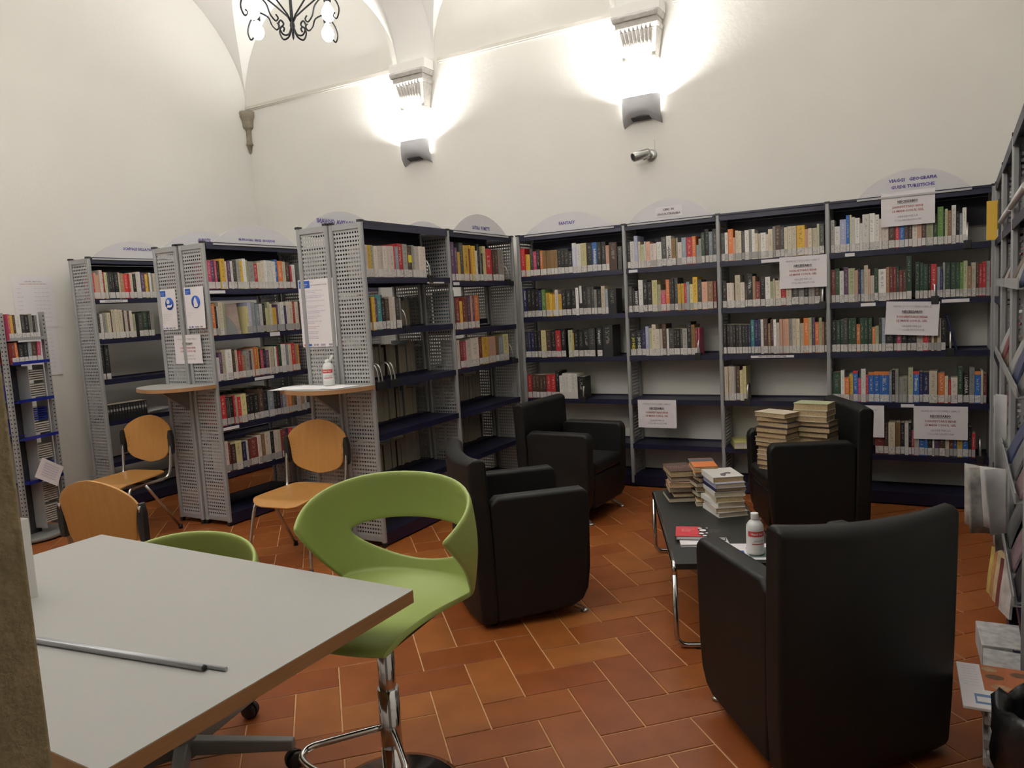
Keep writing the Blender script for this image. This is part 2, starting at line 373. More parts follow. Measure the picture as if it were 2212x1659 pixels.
for i, (x0, x1) in enumerate(((XL + .005, -1.33), (-.83, .86), (1.36, XR - .01))):
    b = MB(); b.box(x0, x1, YB - .022, YB + .02, 3.755, 3.785); b.box(x0, x1, YB - .012, YB + .02, 3.742, 3.755); structure(b.build('trim_%d' % (i + 1), M_TRIM))
b = MB()
for z0, z1, dx in ((0, .32, .014), (.32, .95, 0), (.95, 1.02, .010), (1.02, 1.9, 0), (1.9, 2.75, .004)):
    b.box(2.19, 2.205 + dx, YF - .36, YF + .012 + dx, z0, z1)
bevel(structure(b.build('door_jamb', M_JAMB)), .006)
b = MB(); b.tube([(XL + .008, 1.1, .142), (XL + .008, -.25, .145), (XL + .008, -3.2, .16)], .008, 6)
tag(b.build('cable', mat('grey_cable', (.22, .2, .17), .6)), 'thin grey cable along the foot of the cream wall', 'cable')
# ------------------------------------------------------------------ wall fittings high up
def make_corbel(x, label):
    t = thing('corbel', label, 'corbel', (x, YB, 3.345), 0, 'stone corbels under the vault')
    def frust(w0, d0, z0, w1, d1, z1, nm, m=M_STONE):
        b = MB(); v = [b.bm.verts.new(p) for p in ((-w0, 0, z0), (w0, 0, z0), (w0, -d0, z0), (-w0, -d0, z0), (-w1, 0, z1), (w1, 0, z1), (w1, -d1, z1), (-w1, -d1, z1))]
        for f in ((0, 1, 2, 3), (7, 6, 5, 4), (0, 4, 5, 1), (1, 5, 6, 2), (2, 6, 7, 3), (3, 7, 4, 0)): b.bm.faces.new([v[i] for i in f])
        return bevel(b.build(nm, m, t), .004)
    frust(.140, .10, 0, .140, .105, .028, 'fillet')
    frust(.132, .10, .028, .168, .145, .225, 'body')
    for k in range(8):
        f = (k + .5) / 8 * 2 - 1
        b = MB(); b.tube([(f * .108, -.106, .042), (f * .116, -.122, .12), (f * .132, -.148, .218)], .0115, 8); b.build('flute', M_STONE, t)
    frust(.172, .155, .225, .182, .165, .255, 'moulding'); frust(.165, .145, .255, .170, .15, .30, 'necking')
    frust(.182, .165, .30, .192, .178, .345, 'moulding'); frust(.195, .15, .345, .20, .15, .43, 'impost', M_VAULT)
    return t
make_corbel(-1.08, 'fluted stone corbel in the middle of the cream wall, lit by an uplight below')
make_corbel(1.10, 'fluted stone corbel above the security camera, brightly lit from below')
b = MB(); b.lathe([(0, 3.29), (.012, 3.305), (.03, 3.375), (.048, 3.38), (.036, 3.40), (.030, 3.43), (.029, 3.53), (.040, 3.545), (.062, 3.555), (.066, 3.575), (.072, 3.62), (.088, 3.66), (.095, 3.665), (.10, 3.71), (.092, 3.725), (0, 3.73)], (XL + .012, YB - .012, 0), 20)
tag(b.build('corner_bracket', M_DSTONE), 'small grey turned stone bracket hanging in the corner of the room', 'bracket')

def make_sconce(x, label, y=None, rot=0, power=.72):
    t = thing('wall_uplight', label, 'wall lamp', (x, YB if y is None else y, 2.86), rot, 'grey wall uplights')
    b = MB(); n = 18; prof = []
    for i in range(n + 1):
        s = -1 + 2 * i / n; w = .158
        d = .135 * math.sqrt(max(0.12, 1 - (abs(s) ** 3.0) * .88)); arch = .055 * (1 - s * s)
        zt = .225 + .01 * s * s
        prof.append([(s * w, 0, .015 + arch), (s * w, -d * .55, .035 + arch * .8), (s * w, -d * .93, .075 + arch * .5), (s * w, -d, .12 + arch * .2), (s * w, -d * .97, zt), (s * (w - .008), -d * .97 + .008, zt), (s * (w - .012), -d * .9 + .012, .13 + arch * .2), (s * (w - .012), -.006, .10 + arch)])
    V = [[b.bm.verts.new(p) for p in col] for col in prof]
    for A, B in zip(V, V[1:]):
        for j in range(7):
            f = b.bm.faces.new((A[j], A[j + 1], B[j + 1], B[j])); f.smooth = True
    b.bm.faces.new(V[0]); b.bm.faces.new(V[-1][::-1])
    b.build('bowl', M_LAMPGREY, t)
    b = MB(); b.box(-.075, .075, -.104, -.05, .068, .105); sl = b.build('slot', mat('dark_recess', (.05, .05, .055), .8), t); sl.rotation_euler = (math.radians(-18), 0, 0); sl.location = (0, -.004, -.026)
    b = MB(); b.tube([(-.10, -.065, .175), (.10, -.065, .175)], .012, 10); b.build('tube', M_TUBE, t)
    ld = bpy.data.lights.new('uplight', 'AREA'); ld.shape = 'RECTANGLE'; ld.size = .22; ld.size_y = .07; ld.energy = P_SCONCE * power; ld.color = (1.0, .975, .945); ld.spread = math.radians(160)
    lo = bpy.data.objects.new('uplight', ld); COL.objects.link(lo); lo.parent = t; lo.location = (0, -.066, .196); lo.rotation_euler = (PI, 0, 0)
    return t
make_sconce(-1.12, 'grey ceramic wall uplight under the corbel in the middle of the wall')
make_sconce(1.085, 'grey ceramic wall uplight just above the security camera')

make_sconce(-1.08, 'added out-of-view uplight on the front wall, farther from the doorway', YF, PI, 1.05)  # added lamp outside the view, brightens vault and foreground
make_sconce(1.10, 'added out-of-view uplight on the front wall, beside the doorway', YF, PI, 1.05)  # its added partner, likewise unseen, for more light near the camera

t = thing('security_camera', 'silver bullet security camera on the wall below the uplight', 'camera', (1.13, YB, 2.66))
b = MB(); b.box(-.07, .04, -.006, 0, -.01, .10); b.build('wall_plate', M_WALL, t)
b = MB(); b.lathe([(.048, 0), (.045, -.012), (.03, -.02), (0, -.02)], (0.01, 0, -.02), 20, axis='y'); b.tube([(.01, -.015, -.02), (.0, -.06, -.045), (-.03, -.09, -.055)], .012, 8); b.build('bracket', M_STEEL, t)
dd = Vector((-.62, -.72, -.27)).normalized(); q = Vector((0, 0, 1)).rotation_difference(dd).to_matrix().to_4x4()
b = MB(); b.lathe([(0, -.02), (.034, -.02), (.036, 0), (.036, .125), (.031, .127), (.029, .118), (0, .118)], seg=20)
o = b.build('camera_body', M_STEEL, t); o.matrix_local = Matrix.Translation((-.005, -.075, -.012)) @ q
b = MB(); b.lathe([(0, .119), (.029, .119), (.027, .124), (.018, .124), (.012, .120), (0, .122)], seg=20); b.build('lens', M_BLACKPL, o)

def make_chandelier(loc, label, rot, drop, mb):
    t = thing('chandelier', label, 'chandelier', loc, rot, None)
    b = MB(); b.lathe([(0, -.085), (.006, -.07), (.010, -.03), (.016, 0), (.011, .03), (.009, .10), (.009, drop)], seg=10); b.build('stem', M_IRON, t)
    for sx, sy in ((-1, -1), (1, -1), (1, 1), (-1, 1)):
        a = math.atan2(sy * .165, sx * .212); R = math.hypot(.165, .212); ca, sa = math.cos(a), math.sin(a)
        P = lambda r, z: (r * ca, r * sa, z)
        b = MB()
        b.tube([P(*p) for p in [(.006, .02), (.03, .06), (.10, .125), (.19, .205), (.24, .25)]], .0055, 7)
        b.tube([P(p.x, p.y) for p in smooth([Vector((.006, 0)), Vector((.03, -.055)), Vector((.075, -.065)), Vector((.10, -.02)), Vector((.083, .012)), Vector((.063, -.002)), Vector((.072, -.02))], 4)], .0055, 7)
        b.tube([P(p.x, p.y) for p in smooth([Vector((R - .02, .13)), Vector((R - .09, .085)), Vector((R - .115, .03)), Vector((R - .15, .0)), Vector((R - .17, .02)), Vector((R - .155, .038))], 4)], .005, 7)
        b.tube([P(p.x, p.y) for p in smooth([Vector((R - .01, .13)), Vector((R + .05, .09)), Vector((R + .078, .03)), Vector((R + .06, -.02)), Vector((R + .035, -.005)), Vector((R + .048, .015))], 4)], .005, 7)
        arm = b.build('arm', M_IRON, t)
        b = MB(); b.lathe([(0, .175), (.012, .17), (.02, .14), (.022, .085), (.016, .08), (0, .08)], P(R, 0), 12); b.build('socket', M_IRON, arm)
        b = MB(); b.lathe([(.013, .08), (.017, .065), (.035, .038), (.039, .015), (.033, -.010), (.018, -.026), (0, -.030)], P(R, 0), 14); b.build('bulb', mb, arm)
    return t
make_chandelier((-.30, -.13, 3.275), 'black wrought iron chandelier with scrolls and lit bulbs hanging under the vault', math.radians(43), 1.9, M_BULB)
make_chandelier((1.05, -1.55, 3.62), 'added second wrought iron chandelier, out of view above the grey table', math.radians(20), 1.55, mat('added_lit_bulb', (1, 1, 1), .3, emit=(1.0, .95, .88), estr=P_BULB2))  # unseen chandelier added to lift the dark foreground

# ------------------------------------------------------------------ shelving
HC, DEP = 2.10, .269
def perf_mesh(dep, h, cols=10, pitch=.0262):
    """sheet in the y-z plane with rows of square holes, real thickness"""
    m = .026; ys = [m - .004]; wcell = (dep - 2 * m) / cols
    for c in range(cols):
        y0 = m + wcell * (c + .5); ys += [y0 - wcell * .28, y0 + wcell * .28]
    ys.append(dep - m + .004)
    rows = int((h - .12) / pitch); zs = [.04]
    for r in range(rows):
        z0 = .075 + pitch * (r + .5); zs += [z0 - .0058, z0 + .0058]
    zs.append(h - .02)
    bm = bmesh.new(); T = .0008; V = {}
    def g(i, j, s):
        k = (i, j, s)
        if k not in V: V[k] = bm.verts.new((s * T, ys[i], zs[j]))
        return V[k]
    for i in range(len(ys) - 1):
        for j in range(len(zs) - 1):
            if i % 2 == 1 and j % 2 == 1: 
                for (a, c) in (((i, j), (i + 1, j)), ((i + 1, j), (i + 1, j + 1)), ((i + 1, j + 1), (i, j + 1)), ((i, j + 1), (i, j))):
                    bm.faces.new((g(*a, 1), g(*c, 1), g(*c, -1), g(*a, -1)))
                continue
            bm.faces.new((g(i, j, 1), g(i + 1, j, 1), g(i + 1, j + 1, 1), g(i, j + 1, 1)))
            bm.faces.new((g(i, j, -1), g(i, j + 1, -1), g(i + 1, j + 1, -1), g(i + 1, j, -1)))
    me = bpy.data.meshes.new('perforated_sheet'); bm.to_mesh(me); bm.free(); me.materials.append(M_SHEET); return me
ME_PERF = perf_mesh(DEP, HC)
def frame_mesh():
    b = MB(); d = DEP
    for y0, y1 in ((0, .030), (d - .030, d)):
        b.poly([(-.015, y0 + .007), (-.008, y0), (.008, y0), (.015, y0 + .007), (.015, y1 - .007), (.008, y1), (-.008, y1), (-.015, y1 - .007)], .03, HC - .012, 0, 'xy')
        b.box(-.017, .017, y0 - .001, y1 + .001, HC - .014, HC, 1); b.box(-.014, .014, y0 + .002, y1 - .002, 0, .03, 1)
    b.box(-.010, .010, .028, d - .028, .036, .066, 0); b.box(-.010, .010, .028, d - .028, HC - .05, HC - .014, 0)
    return b.mesh('side_frame', [M_GREY, M_BLACKPL])
ME_FRAME = frame_mesh()
CAPS = None
def shelf_mesh(w):
    b = MB(); a, c, d = .016, w - .016, DEP - .006
    b.box(a, c, .004, d, -.004, 0); b.box(a, c, .002, .005, -.036, .003); b.box(a, c, d - .003, d, -.03, .012)
    b.box(a, a + .002, .005, d - .003, -.03, -.004); b.box(c - .002, c, .005, d - .003, -.03, -.004)
    return b.mesh('shelf', M_NAVY)
def make_bay(name, label, loc, rotz, w, levels, group, first=True, last=True, back=True, gap_last=True):
    t = thing('bookcase', label, 'bookcase', loc, rotz, group)
    for k, x in enumerate(([0.0] if first else []) + ([w] if last else [])):
        f = link('side_frame', ME_FRAME, t); f.location = (x + (.015 if x == 0 else -.0), 0, 0)
        p = link('perforated_sheet', ME_PERF, f)
    x0 = .03 if first else 0.0
    me = shelf_mesh(w - x0 + .014)
    off = x0 - .016 + .002
    for z in levels:
        s = link('shelf', me, t); s.location = (off, 0, z)
    b = MB(); a, c = x0 + .002, w - .017
    b.box(a, c, .002, DEP - .004, HC - .022, HC - .018); b.box(a, c, .002, .006, HC - .055, HC - .004); b.box(a, c, DEP - .008, DEP - .004, HC - .05, HC - .004)
    b.build('top_shelf', M_NAVY, t)
    if back:
        b = MB(); b.box(a, c, DEP - .014, DEP - .010, 1.87, HC - .052); b.build('back_panel', M_NAVY, t)
    b = MB(); b.box(a, c, .004, DEP - .006, .085, .089); b.box(a, c, .002, .006, .012, .092); b.box(a, c, DEP - .010, DEP - .006, .012, .10); b.build('base_shelf', M_NAVY, t)
    return t
X3, X2, X1 = 0.0, -1.4605, -2.8339; YL = 1.9618
AX = [0.0246, 0.9844, 1.7168, 2.4653, 3.4335]
LV = (1.745, 1.401, 1.057, .709, .349)
LA = (1.741, 1.404, 1.060, .735, .372); LB = (1.717, 1.352, 1.060, .725, .368); LC = (1.753, 1.415, 1.081, .746, .400); LD = (1.756, 1.426, 1.09, .748, .40)
BAY = {}
gb = 'bays of the shelving along the back wall'
bn = {'F': 'navy-shelved grey steel bookcase bay under the FANTASY sign', 'L': 'steel bookcase bay under the LIBRI IN LINGUA STRANIERA sign',
      'T': 'steel bookcase bay with no sign, between LINGUA STRANIERA and VIAGGI GEOGRAFIA', 'V': 'wide steel bookcase bay under the VIAGGI GEOGRAFIA sign, in the corner'}
for i, k in enumerate('FLTV'):
    BAY[k] = make_bay(k, bn[k], (AX[i], YL, 0), 0, AX[i + 1] - AX[i], LV, gb, first=(i == 0), last=True)
HP = PI / 2
BAY['A'] = make_bay('A', 'end bay of the middle double bookcase, facing the armchairs, with silver bookends', (X3, 0, 0), HP, .978, LA, 'bays of the middle double bookcase')
BAY['B'] = make_bay('B', 'steel bookcase bay under the SATIRA FUMETTI sign, near the corner', (X3, .978, 0), HP, .975, LB, 'bays of the middle double bookcase', first=False)
BAY['A2'] = make_bay('A2', 'far side bay of the middle double bookcase, with the COVID poster on its end', (X3 - .538, .978, 0), -HP, .978, LA, 'bays of the middle double bookcase')
BAY['B2'] = make_bay('B2', 'far side bay of the middle double bookcase, by the back wall', (X3 - .538, 1.953, 0), -HP, .975, LA, 'bays of the middle double bookcase', last=False)
BAY['C'] = make_bay('C', 'bookcase bay under the GRUPPI SOCIALI SERVIZI EDUCAZIONE sign, full of books', (X2, 0, 0), HP, .978, LC, 'bays of the second double bookcase')
BAY['Cb'] = make_bay('Cb', 'bay behind the GRUPPI SOCIALI bay, mostly hidden by the middle bookcase', (X2, .978, 0), HP, .975, LC, 'bays of the second double bookcase', first=False)
BAY['C2'] = make_bay('C2', 'far side bay of the second double bookcase, with two handwashing notices on its end', (X2 - .545, .978, 0), -HP, .978, LC, 'bays of the second double bookcase')
BAY['D'] = make_bay('D', 'single bookcase bay by the cream wall under the SCAFFALE DELLA PACE sign', (X1, 0, 0), HP, .978, LD, 'bays of the bookcase by the cream wall')
BAY['Db'] = make_bay('Db', 'inner bay of the SCAFFALE DELLA PACE bookcase, hidden behind the second bookcase', (X1, .978, 0), HP, .975, LD, 'bays of the bookcase by the cream wall', first=False)
# ------------------------------------------------------------------ books
def book_mesh(w, h, d, code, stand=True):
    """upright book: spine towards -y, base centre at the origin"""
    b = MB(); t = min(.0022, w * .12); uvl = b.bm.loops.layers.uv.new('UVMap')
    def bx(*a, mi=0):
        v, fs = b.box(*a, mi=mi); return fs
    f = bx(-w / 2, w / 2, 0, .003, 0, h); uvs = ((0, 0), (1, 0), (1, 1), (0, 1))
    for fc in f:
        for lp in fc.loops: lp[uvl].uv = (0, 0)
    for lp, q in zip(f[2].loops, uvs): lp[uvl].uv = q
    bx(-w / 2, -w / 2 + t, .003, d, 0, h); bx(w / 2 - t, w / 2, .003, d, 0, h)
    bx(-w / 2 + t, w / 2 - t, .003, d - .004, .002, h - .003, mi=1)
    me = bpy.data.meshes.new('book'); b.bm.to_mesh(me); b.bm.free()
    me.materials.append(book_material(code)); me.materials.append(M_PAGES); return me
b = MB(); b.box(-.5, .5, -.0007, .0004, 0, 1); ME_LABEL = b.mesh('spine_label', M_LABEL)
SHELVES = '''F1|0.0320|0|R41:240* Y22:189 Y22:187 G31:229 p33:206 K31:218 O25:209 T34:204 T40:205* T30:204 T29:204 K34:210* K30:205 K39:206* K36:182 L39:236* W39:235* y47:237* K51:235* B42:234* K35:231* K38:232* S28:201 M65:222*! -8 G34:182!
F2|0.0320|1|N34:251* K41:243* K36:241* K36:236* N29:222 V36:230* Y42:201* Y21:187 Y26:185 I29:221 Y29:184 K41:217* K46:221* K41:222* W26:227 K37:229* K39:226* G35:230* G26:226 g23:202 K39:205* C33:227* s26:201 K71:202*!
F3|0.0320|2|K26:226 N28:225 N34:226* K27:227 K35:228* y47:233* M45:227* K45:232* R49:227* K44:236* -23 l41:227* Y11:201 K39:217* K43:220* K52:232* G53:235* -18 K46:245* K89:254*!
F4|0.0320|3|R42:202* M37:204* M32:202 M34:202 M34:203 R43:205* R42:205* K37:233* W28:194 W28:213 W28:213 W28:213 W30:211 W25:210 K69:185*!
L1|0.0180|0|K27:208 W34:212* L30:252* C20:206 l29:182 W13:203 S34:201* I33:182 I20:181 W39:190* G40:224* W38:228* T34:207* g16:208 I29:173 s36:205* R45:203* O28:208* s21:141 g21:185 D26:228* K29:250* s27:230* G34:247*
L2|0.0180|1|G31:205* K15:190 K37:174* W37:252* K36:244* K37:235* y42:245* l26:209 p41:161* O29:243* K18:242 K20:251 G27:253* Y25:204 Y22:205 R21:205 s24:215 y25:195 Y35:248* G32:227* S42:207* q43:208* r24:206
L3|0.0180|2|K48:197* K44:203* N34:213* L27:233* l26:218 C32:246* I30:209* I22:208 M31:246* W18:209 G42:208* K22:207 K24:206 G22:206 g36:207* K32:255* T27:233* r23:207 p12:206
T1|0.0180|0|G29:209* W22:211 O36:234* S17:171 C22:218 C21:213 G23:207 W30:215* g22:218 W20:216 C22:186 C17:182 W37:186* I17:172 C31:206* g17:222 M34:227* G28:218* C21:208 C30:213* C30:212* Y54:212* S24:181 C24:186 C33:185* l15:211 G32:209*
T2|0.0180|1|K32:200* I36:188* I18:184 M8:175 C38:241* I31:186* M16:170 K40:245* q20:223 r35:185* K33:219* W35:214* l21:178 C12:197 C40:184* R36:153* C36:171* G49:168* g34:165* K30:164 g22:162 g18:160 M38:158* g20:157
T3|0.0180|2|K23:226 K23:225 G23:224 K22:223 K22:223 G22:222 K22:221 K22:220 N20:219 t24:253* N28:250* N18:249 W20:252 M31:259* q18:220 M21:247 W19:249 I23:224 S21:249 S21:248 S23:251* g23:250* C26:251* C24:248* C26:215* O34:250* l20:251 P20:248 O28:219* l18:248 q15:218 M18:211
T4|0.0180|3|C27:258* C17:258 I27:258* g12:254 M29:258* y22:228 y24:259*
V1|0.0180|0|g25:226* W34:181* L39:224* B22:250* y12:250 W22:233 W29:225* W17:187 W40:243* W35:247* W26:235* I16:205 I40:197* M39:178* R25:175 B30:172* M23:169 M23:162 I29:164 S25:161 M24:159 l42:156* D24:202 V33:245* K9:221 l15:227 q22:215 W24:247* K19:203 s17:191 W21:225
V2|0.0180|1|r27:232* D27:240* W27:220* P29:244* l41:234* S19:218 N14:228 s24:221* C24:248* S14:220 I24:175 D24:223* W47:215* q21:225 r21:224 r21:222 D16:226 r21:199 M21:197 D32:290* -20 D25:248* D22:241* D27:229* K16:228 R33:226* s20:204 N15:188 g13:231 D30:230* D30:227* D22:225 V19:224 l23:234* q21:196 C25:219* M17:217 R17:206 R21:219 g21:222 r9:177
V3|0.0180|2|K31:229* D24:227* D21:227 G27:239* D24:238* D30:237* O24:193 D24:235* D24:237* D26:233* O19:170 l22:176 G17:230 s23:232* K49:196* K20:194 p26:194 K34:193* K22:192 K36:190* I36:189* R33:182* M16:187 C14:218 T19:217 C22:216 K27:215*
V4|0.0183|3|D55:210* W24:223* O30:173* Y24:193 B30:209* p21:166 W30:232* R15:189 B35:202* B35:202* B58:205* s17:211 K20:224 g20:224 g23:172 g28:175 g8:172 l28:239* B36:210* N22:210 N36:207* C47:216* K5:216 O38:203* C19:181 R16:159 I38:172* D29:240* K37:202* g29:233* B34:205* C13:217 r18:196
V5|0.2880|4|r53:211* M29:206* C41:223* T32:224* K26:221* W23:219 K17:223 p17:171 C28:217* B34:186* B17:187 K28:194* W11:188 P28:182 M36:202* C22:190 r24:191 B22:192 Y30:199* B32:194* K19:207 R21:164
A1|0.0320|0|I30:205* Y33:205* l30:206* I31:201* I31:202 I31:204 I32:205* I39:206* I46:208* R13:221 s30:206 R54:228* g48:226* M52:214* g21:222 I29:217 I32:216 I33:217 I37:216*
A2|0.0326|1|M33:212* Y27:216 P31:207* t44:226* K38:206* M39:201* I29:214 I30:212 G40:207* g30:202
B1|0.0326|0|P49:290* P34:250 Y35:219 G55:290* Y76:273* r20:249 Y25:278 Y50:273* W25:238 K42:290* g21:247 K30:221 y43:277* R102:260* M41:254 M50:256* g89:263* p11:264
B2|0.0240|1|t19:300 r61:244* Y39:216 r43:244* T36:248 P45:256* S25:255 P37:255 O63:258*
B3|0.0336|2|I42:218 r43:209 p49:205* I69:211* I116:222* r46:220 Y101:218* S111:215* T57:206 s65:205* y96:219*
C1|0.0320|0|p34:211 P34:211 p20:214 K27:207 Y43:225* I23:206 P26:211 W21:209 G39:218* g29:221 Y34:211 W27:231 l22:221 g52:211* R36:195 C36:204 C31:212 W28:223 W29:222 W32:220 W29:216 B27:232 O48:222* C33:217 M46:215* R22:182 W37:194
C2|0.0320|1|O32:236* K17:215 W17:216 C35:246* l20:241
C2b|0.3482|1|y24:210 L33:237 g14:234 s25:240 s34:224 W34:223 K31:227 y23:187 l23:234 C23:221 Y44:191 P18:214 W30:218 W36:231 N18:203 I31:234 C37:233 R31:232 C32:231 r16:235
C3|0.0320|2|W26:177 P29:214 C37:230* W51:229* M27:230 C25:217 R39:212* q36:173 g40:202* P23:203 C23:217 O32:227 Y15:222 K15:205 p30:201 K27:208 P36:194 C40:219* V9:219 W22:216 R22:214 D34:229 W19:229 W32:227 s26:225 C32:223 R33:232 q26:218 Y17:219 R13:213
C4|0.0320|3|R50:227* G27:204 g11:202 K32:212 R14:220 C25:215 R30:200 y50:219* K31:196 K40:200* K49:203* M50:233* K48:209* s55:207* K31:206 K37:206 P22:188 s35:192 S35:189 O35:185 T33:181 M26:177 I46:172 q34:172 W27:173 M34:169
C5|0.0320|4|I33:233 r23:218 M40:203 y58:217* N41:203 W18:207 M24:212 r79:212* I31:222 q37:230 C38:233 W19:233 K38:232 I39:230 C33:229 r53:226* N33:229 R47:227 s62:228*
D1|0.0320|0|R12:210 S20:214 S28:195 I24:236 R18:222 l25:218 G12:215 K27:223 K21:215 K34:216 C15:218 q34:212 R41:208 R13:209 C28:215 K31:209 I20:225 W20:227 P40:218 Y29:206 T18:220 W18:219 g18:215 C28:215
D2|0.0320|1|G24:211 W28:210 g22:221 l16:220 C29:219 M12:230 C25:243 C27:243 C40:240 M17:235 I26:230 M17:229 I28:228 l31:199 -24 G40:201 D50:219* K23:218 g32:223'''
NM = {'F': 'FANTASY bay', 'L': 'LINGUA STRANIERA bay', 'T': 'signless bay beside VIAGGI GEOGRAFIA', 'V': 'VIAGGI GEOGRAFIA bay', 'A': 'end bay beside SATIRA FUMETTI',
      'B': 'SATIRA FUMETTI bay', 'C': 'GRUPPI SOCIALI bay', 'D': 'SCAFFALE DELLA PACE bay'}
LVL = ['top', 'second', 'third', 'fourth', 'fifth']
ORD = 'first second third fourth fifth sixth seventh eighth ninth tenth eleventh twelfth thirteenth fourteenth fifteenth sixteenth seventeenth eighteenth nineteenth twentieth'.split()
def ordinal(n):
    if n <= 20: return ORD[n - 1]
    tens = {2: 'twenty', 3: 'thirty', 4: 'forty'}[n // 10]
    return (tens + '-' + ORD[n % 10 - 1]) if n % 10 else {3: 'thirtieth', 4: 'fortieth'}[n // 10]
RB = MB(); RBUV = RB.bm.loops.layers.uv.new('UVMap'); RBM = []; RBMI = {}
def rest_slot(m):
    if m.name not in RBMI: RBMI[m.name] = len(RBM); RBM.append(m)
    return RBMI[m.name]
def rest_book(M, w, h, d, code, lab):
    v, fs = RB.box(-w / 2, w / 2, 0, d, 0, h, rest_slot(book_material(code)), M)
    for lp, q in zip(fs[2].loops, ((0, 0), (1, 0), (1, 1), (0, 1))): lp[RBUV].uv = q
    RB.box(-w / 2 + .0015, w / 2 - .0015, .004, d + .0008, .003, h + .0008, rest_slot(M_PAGES), M)
    if lab: RB.box(-w * .46, w * .46, -.0007, 0, .008, .056, rest_slot(M_LABEL), M)
PLACED = {}
for line in SHELVES.strip().split('\n'):
    key, start, zidx, items = line.split('|'); k = key[0]; root = BAY[k]; z = (LV if k in 'FLTV' else LA if k == 'A' else LB if k == 'B' else LC if k == 'C' else LD)[int(zidx)]
    x = float(start); n = 6 if key == 'C2b' else 0
    for it in items.split():
        w = int(it[1:].split(':')[0]) / 1000
        if it[0] == '-': x += w; continue
        h = int(it.split(':')[1].rstrip('*!')) / 1000; star = '*' in it; nolab = '!' in it; c = it[0]; n += 1
        d = min(.2, max(.10, h * rnd.uniform(.60, .70))); y = .010 + rnd.uniform(0, .012)
        ww = w - .0008; M = root.matrix_basis @ Matrix.Translation((x + w / 2, y, z + .0004))
        M = Matrix.Translation(root.location) @ Matrix.Rotation(root.rotation_euler[2], 4, 'Z') @ Matrix.Translation((x + w / 2, y, z + .0004))
        if star:
            sz = 'tall' if h > .232 else 'small' if h < .192 else 'thin' if w < .019 else 'thick' if w > .045 else ''
            o = link('book', book_mesh(ww, h, d, c)); o.matrix_world = M
            tag(o, ' '.join(('%s %s book, %s from left on %s shelf of %s' % (sz, BC[c][1], ordinal(n), LVL[int(zidx)], NM[k])).split()), 'book', 'books on the %s shelf of the %s' % (LVL[int(zidx)], NM[k]))
            if not nolab:
                l = link('spine_label', ME_LABEL, o); l.location = (0, 0, .007); l.scale = (ww * .93, 1, .048 + rnd.uniform(0, .004))
            PLACED[(key[:2], n)] = o
        else: rest_book(M, ww, h, d, c, not nolab)
        x += w
# books on the far sides of the double bookcases: only their page edges show
def back_row(bay, lv, x0, x1, codes, hmin=.19, hmax=.24):
    root = BAY[bay]; x = x0
    while x < x1:
        w = rnd.uniform(.018, .045); h = rnd.uniform(hmin, hmax)
        M = Matrix.Translation(root.location) @ Matrix.Rotation(root.rotation_euler[2], 4, 'Z') @ Matrix.Translation((x + w / 2, .012, lv + .0004))
        rest_book(M, w - .001, h, rnd.uniform(.13, .16), rnd.choice(codes), True); x += w
for lv, a, c in ((LA[0], .02, .93), (LA[1], .02, .93), (LA[2], .02, .93), (LA[3], .02, .93), (LA[4], .02, .93)): back_row('A2', lv, a, c, 'CIgWMs')
for lv, a, c in ((LA[0], .04, .45), (LA[1], .72, .93), (LA[2], .80, .93), (LA[3], .04, .93), (LA[4], .04, .93)): back_row('B2', lv, a, c, 'CIgWMs')
for lv, a, c in ((LC[0], .1, .9), (LC[1], .2, .9), (LC[2], .1, .9), (LC[3], .1, .8)): back_row('C2', lv, a, c, 'CIMKrWs', .18, .22)
for k, lv in enumerate(LC):
    root = BAY['Cb']; x = .02
    while x < (.45 if k < 3 else .6):
        w = rnd.uniform(.02, .04); M = Matrix.Translation(root.location) @ Matrix.Rotation(HP, 4, 'Z') @ Matrix.Translation((x + w / 2, .014, lv + .0004)); rest_book(M, w - .001, rnd.uniform(.18, .235), .14, rnd.choice('CIRKMgsOW'), True); x += w
x = .30
while x < .66:      # the dark run of small volumes on the fourth shelf of the bookcase by the cream wall
    w = .026; M = Matrix.Translation((X1, 0, 0)) @ Matrix.Rotation(HP, 4, 'Z') @ Matrix.Translation((x + w / 2 - .27, .02, LD[3] + .0004))
    rest_book(M, w - .001, .135, .12, 'K', False); RB.box(-w * .3, w * .3, -.0008, 0, .075, .095, rest_slot(M_LABEL), M); x += w
for x in (.04, .085):
    M = Matrix.Translation((X1, 0, 0)) @ Matrix.Rotation(HP, 4, 'Z') @ Matrix.Translation((x, .02, LD[2] + .0004)); rest_book(M, .04, .29, .2, 'K', True)
rb = link('remaining_books', RB.mesh('remaining_books', RBM, fix=False)); tag(rb, 'remaining smaller books on the shelves, page edges showing on the far sides', 'books', None, 'stuff')

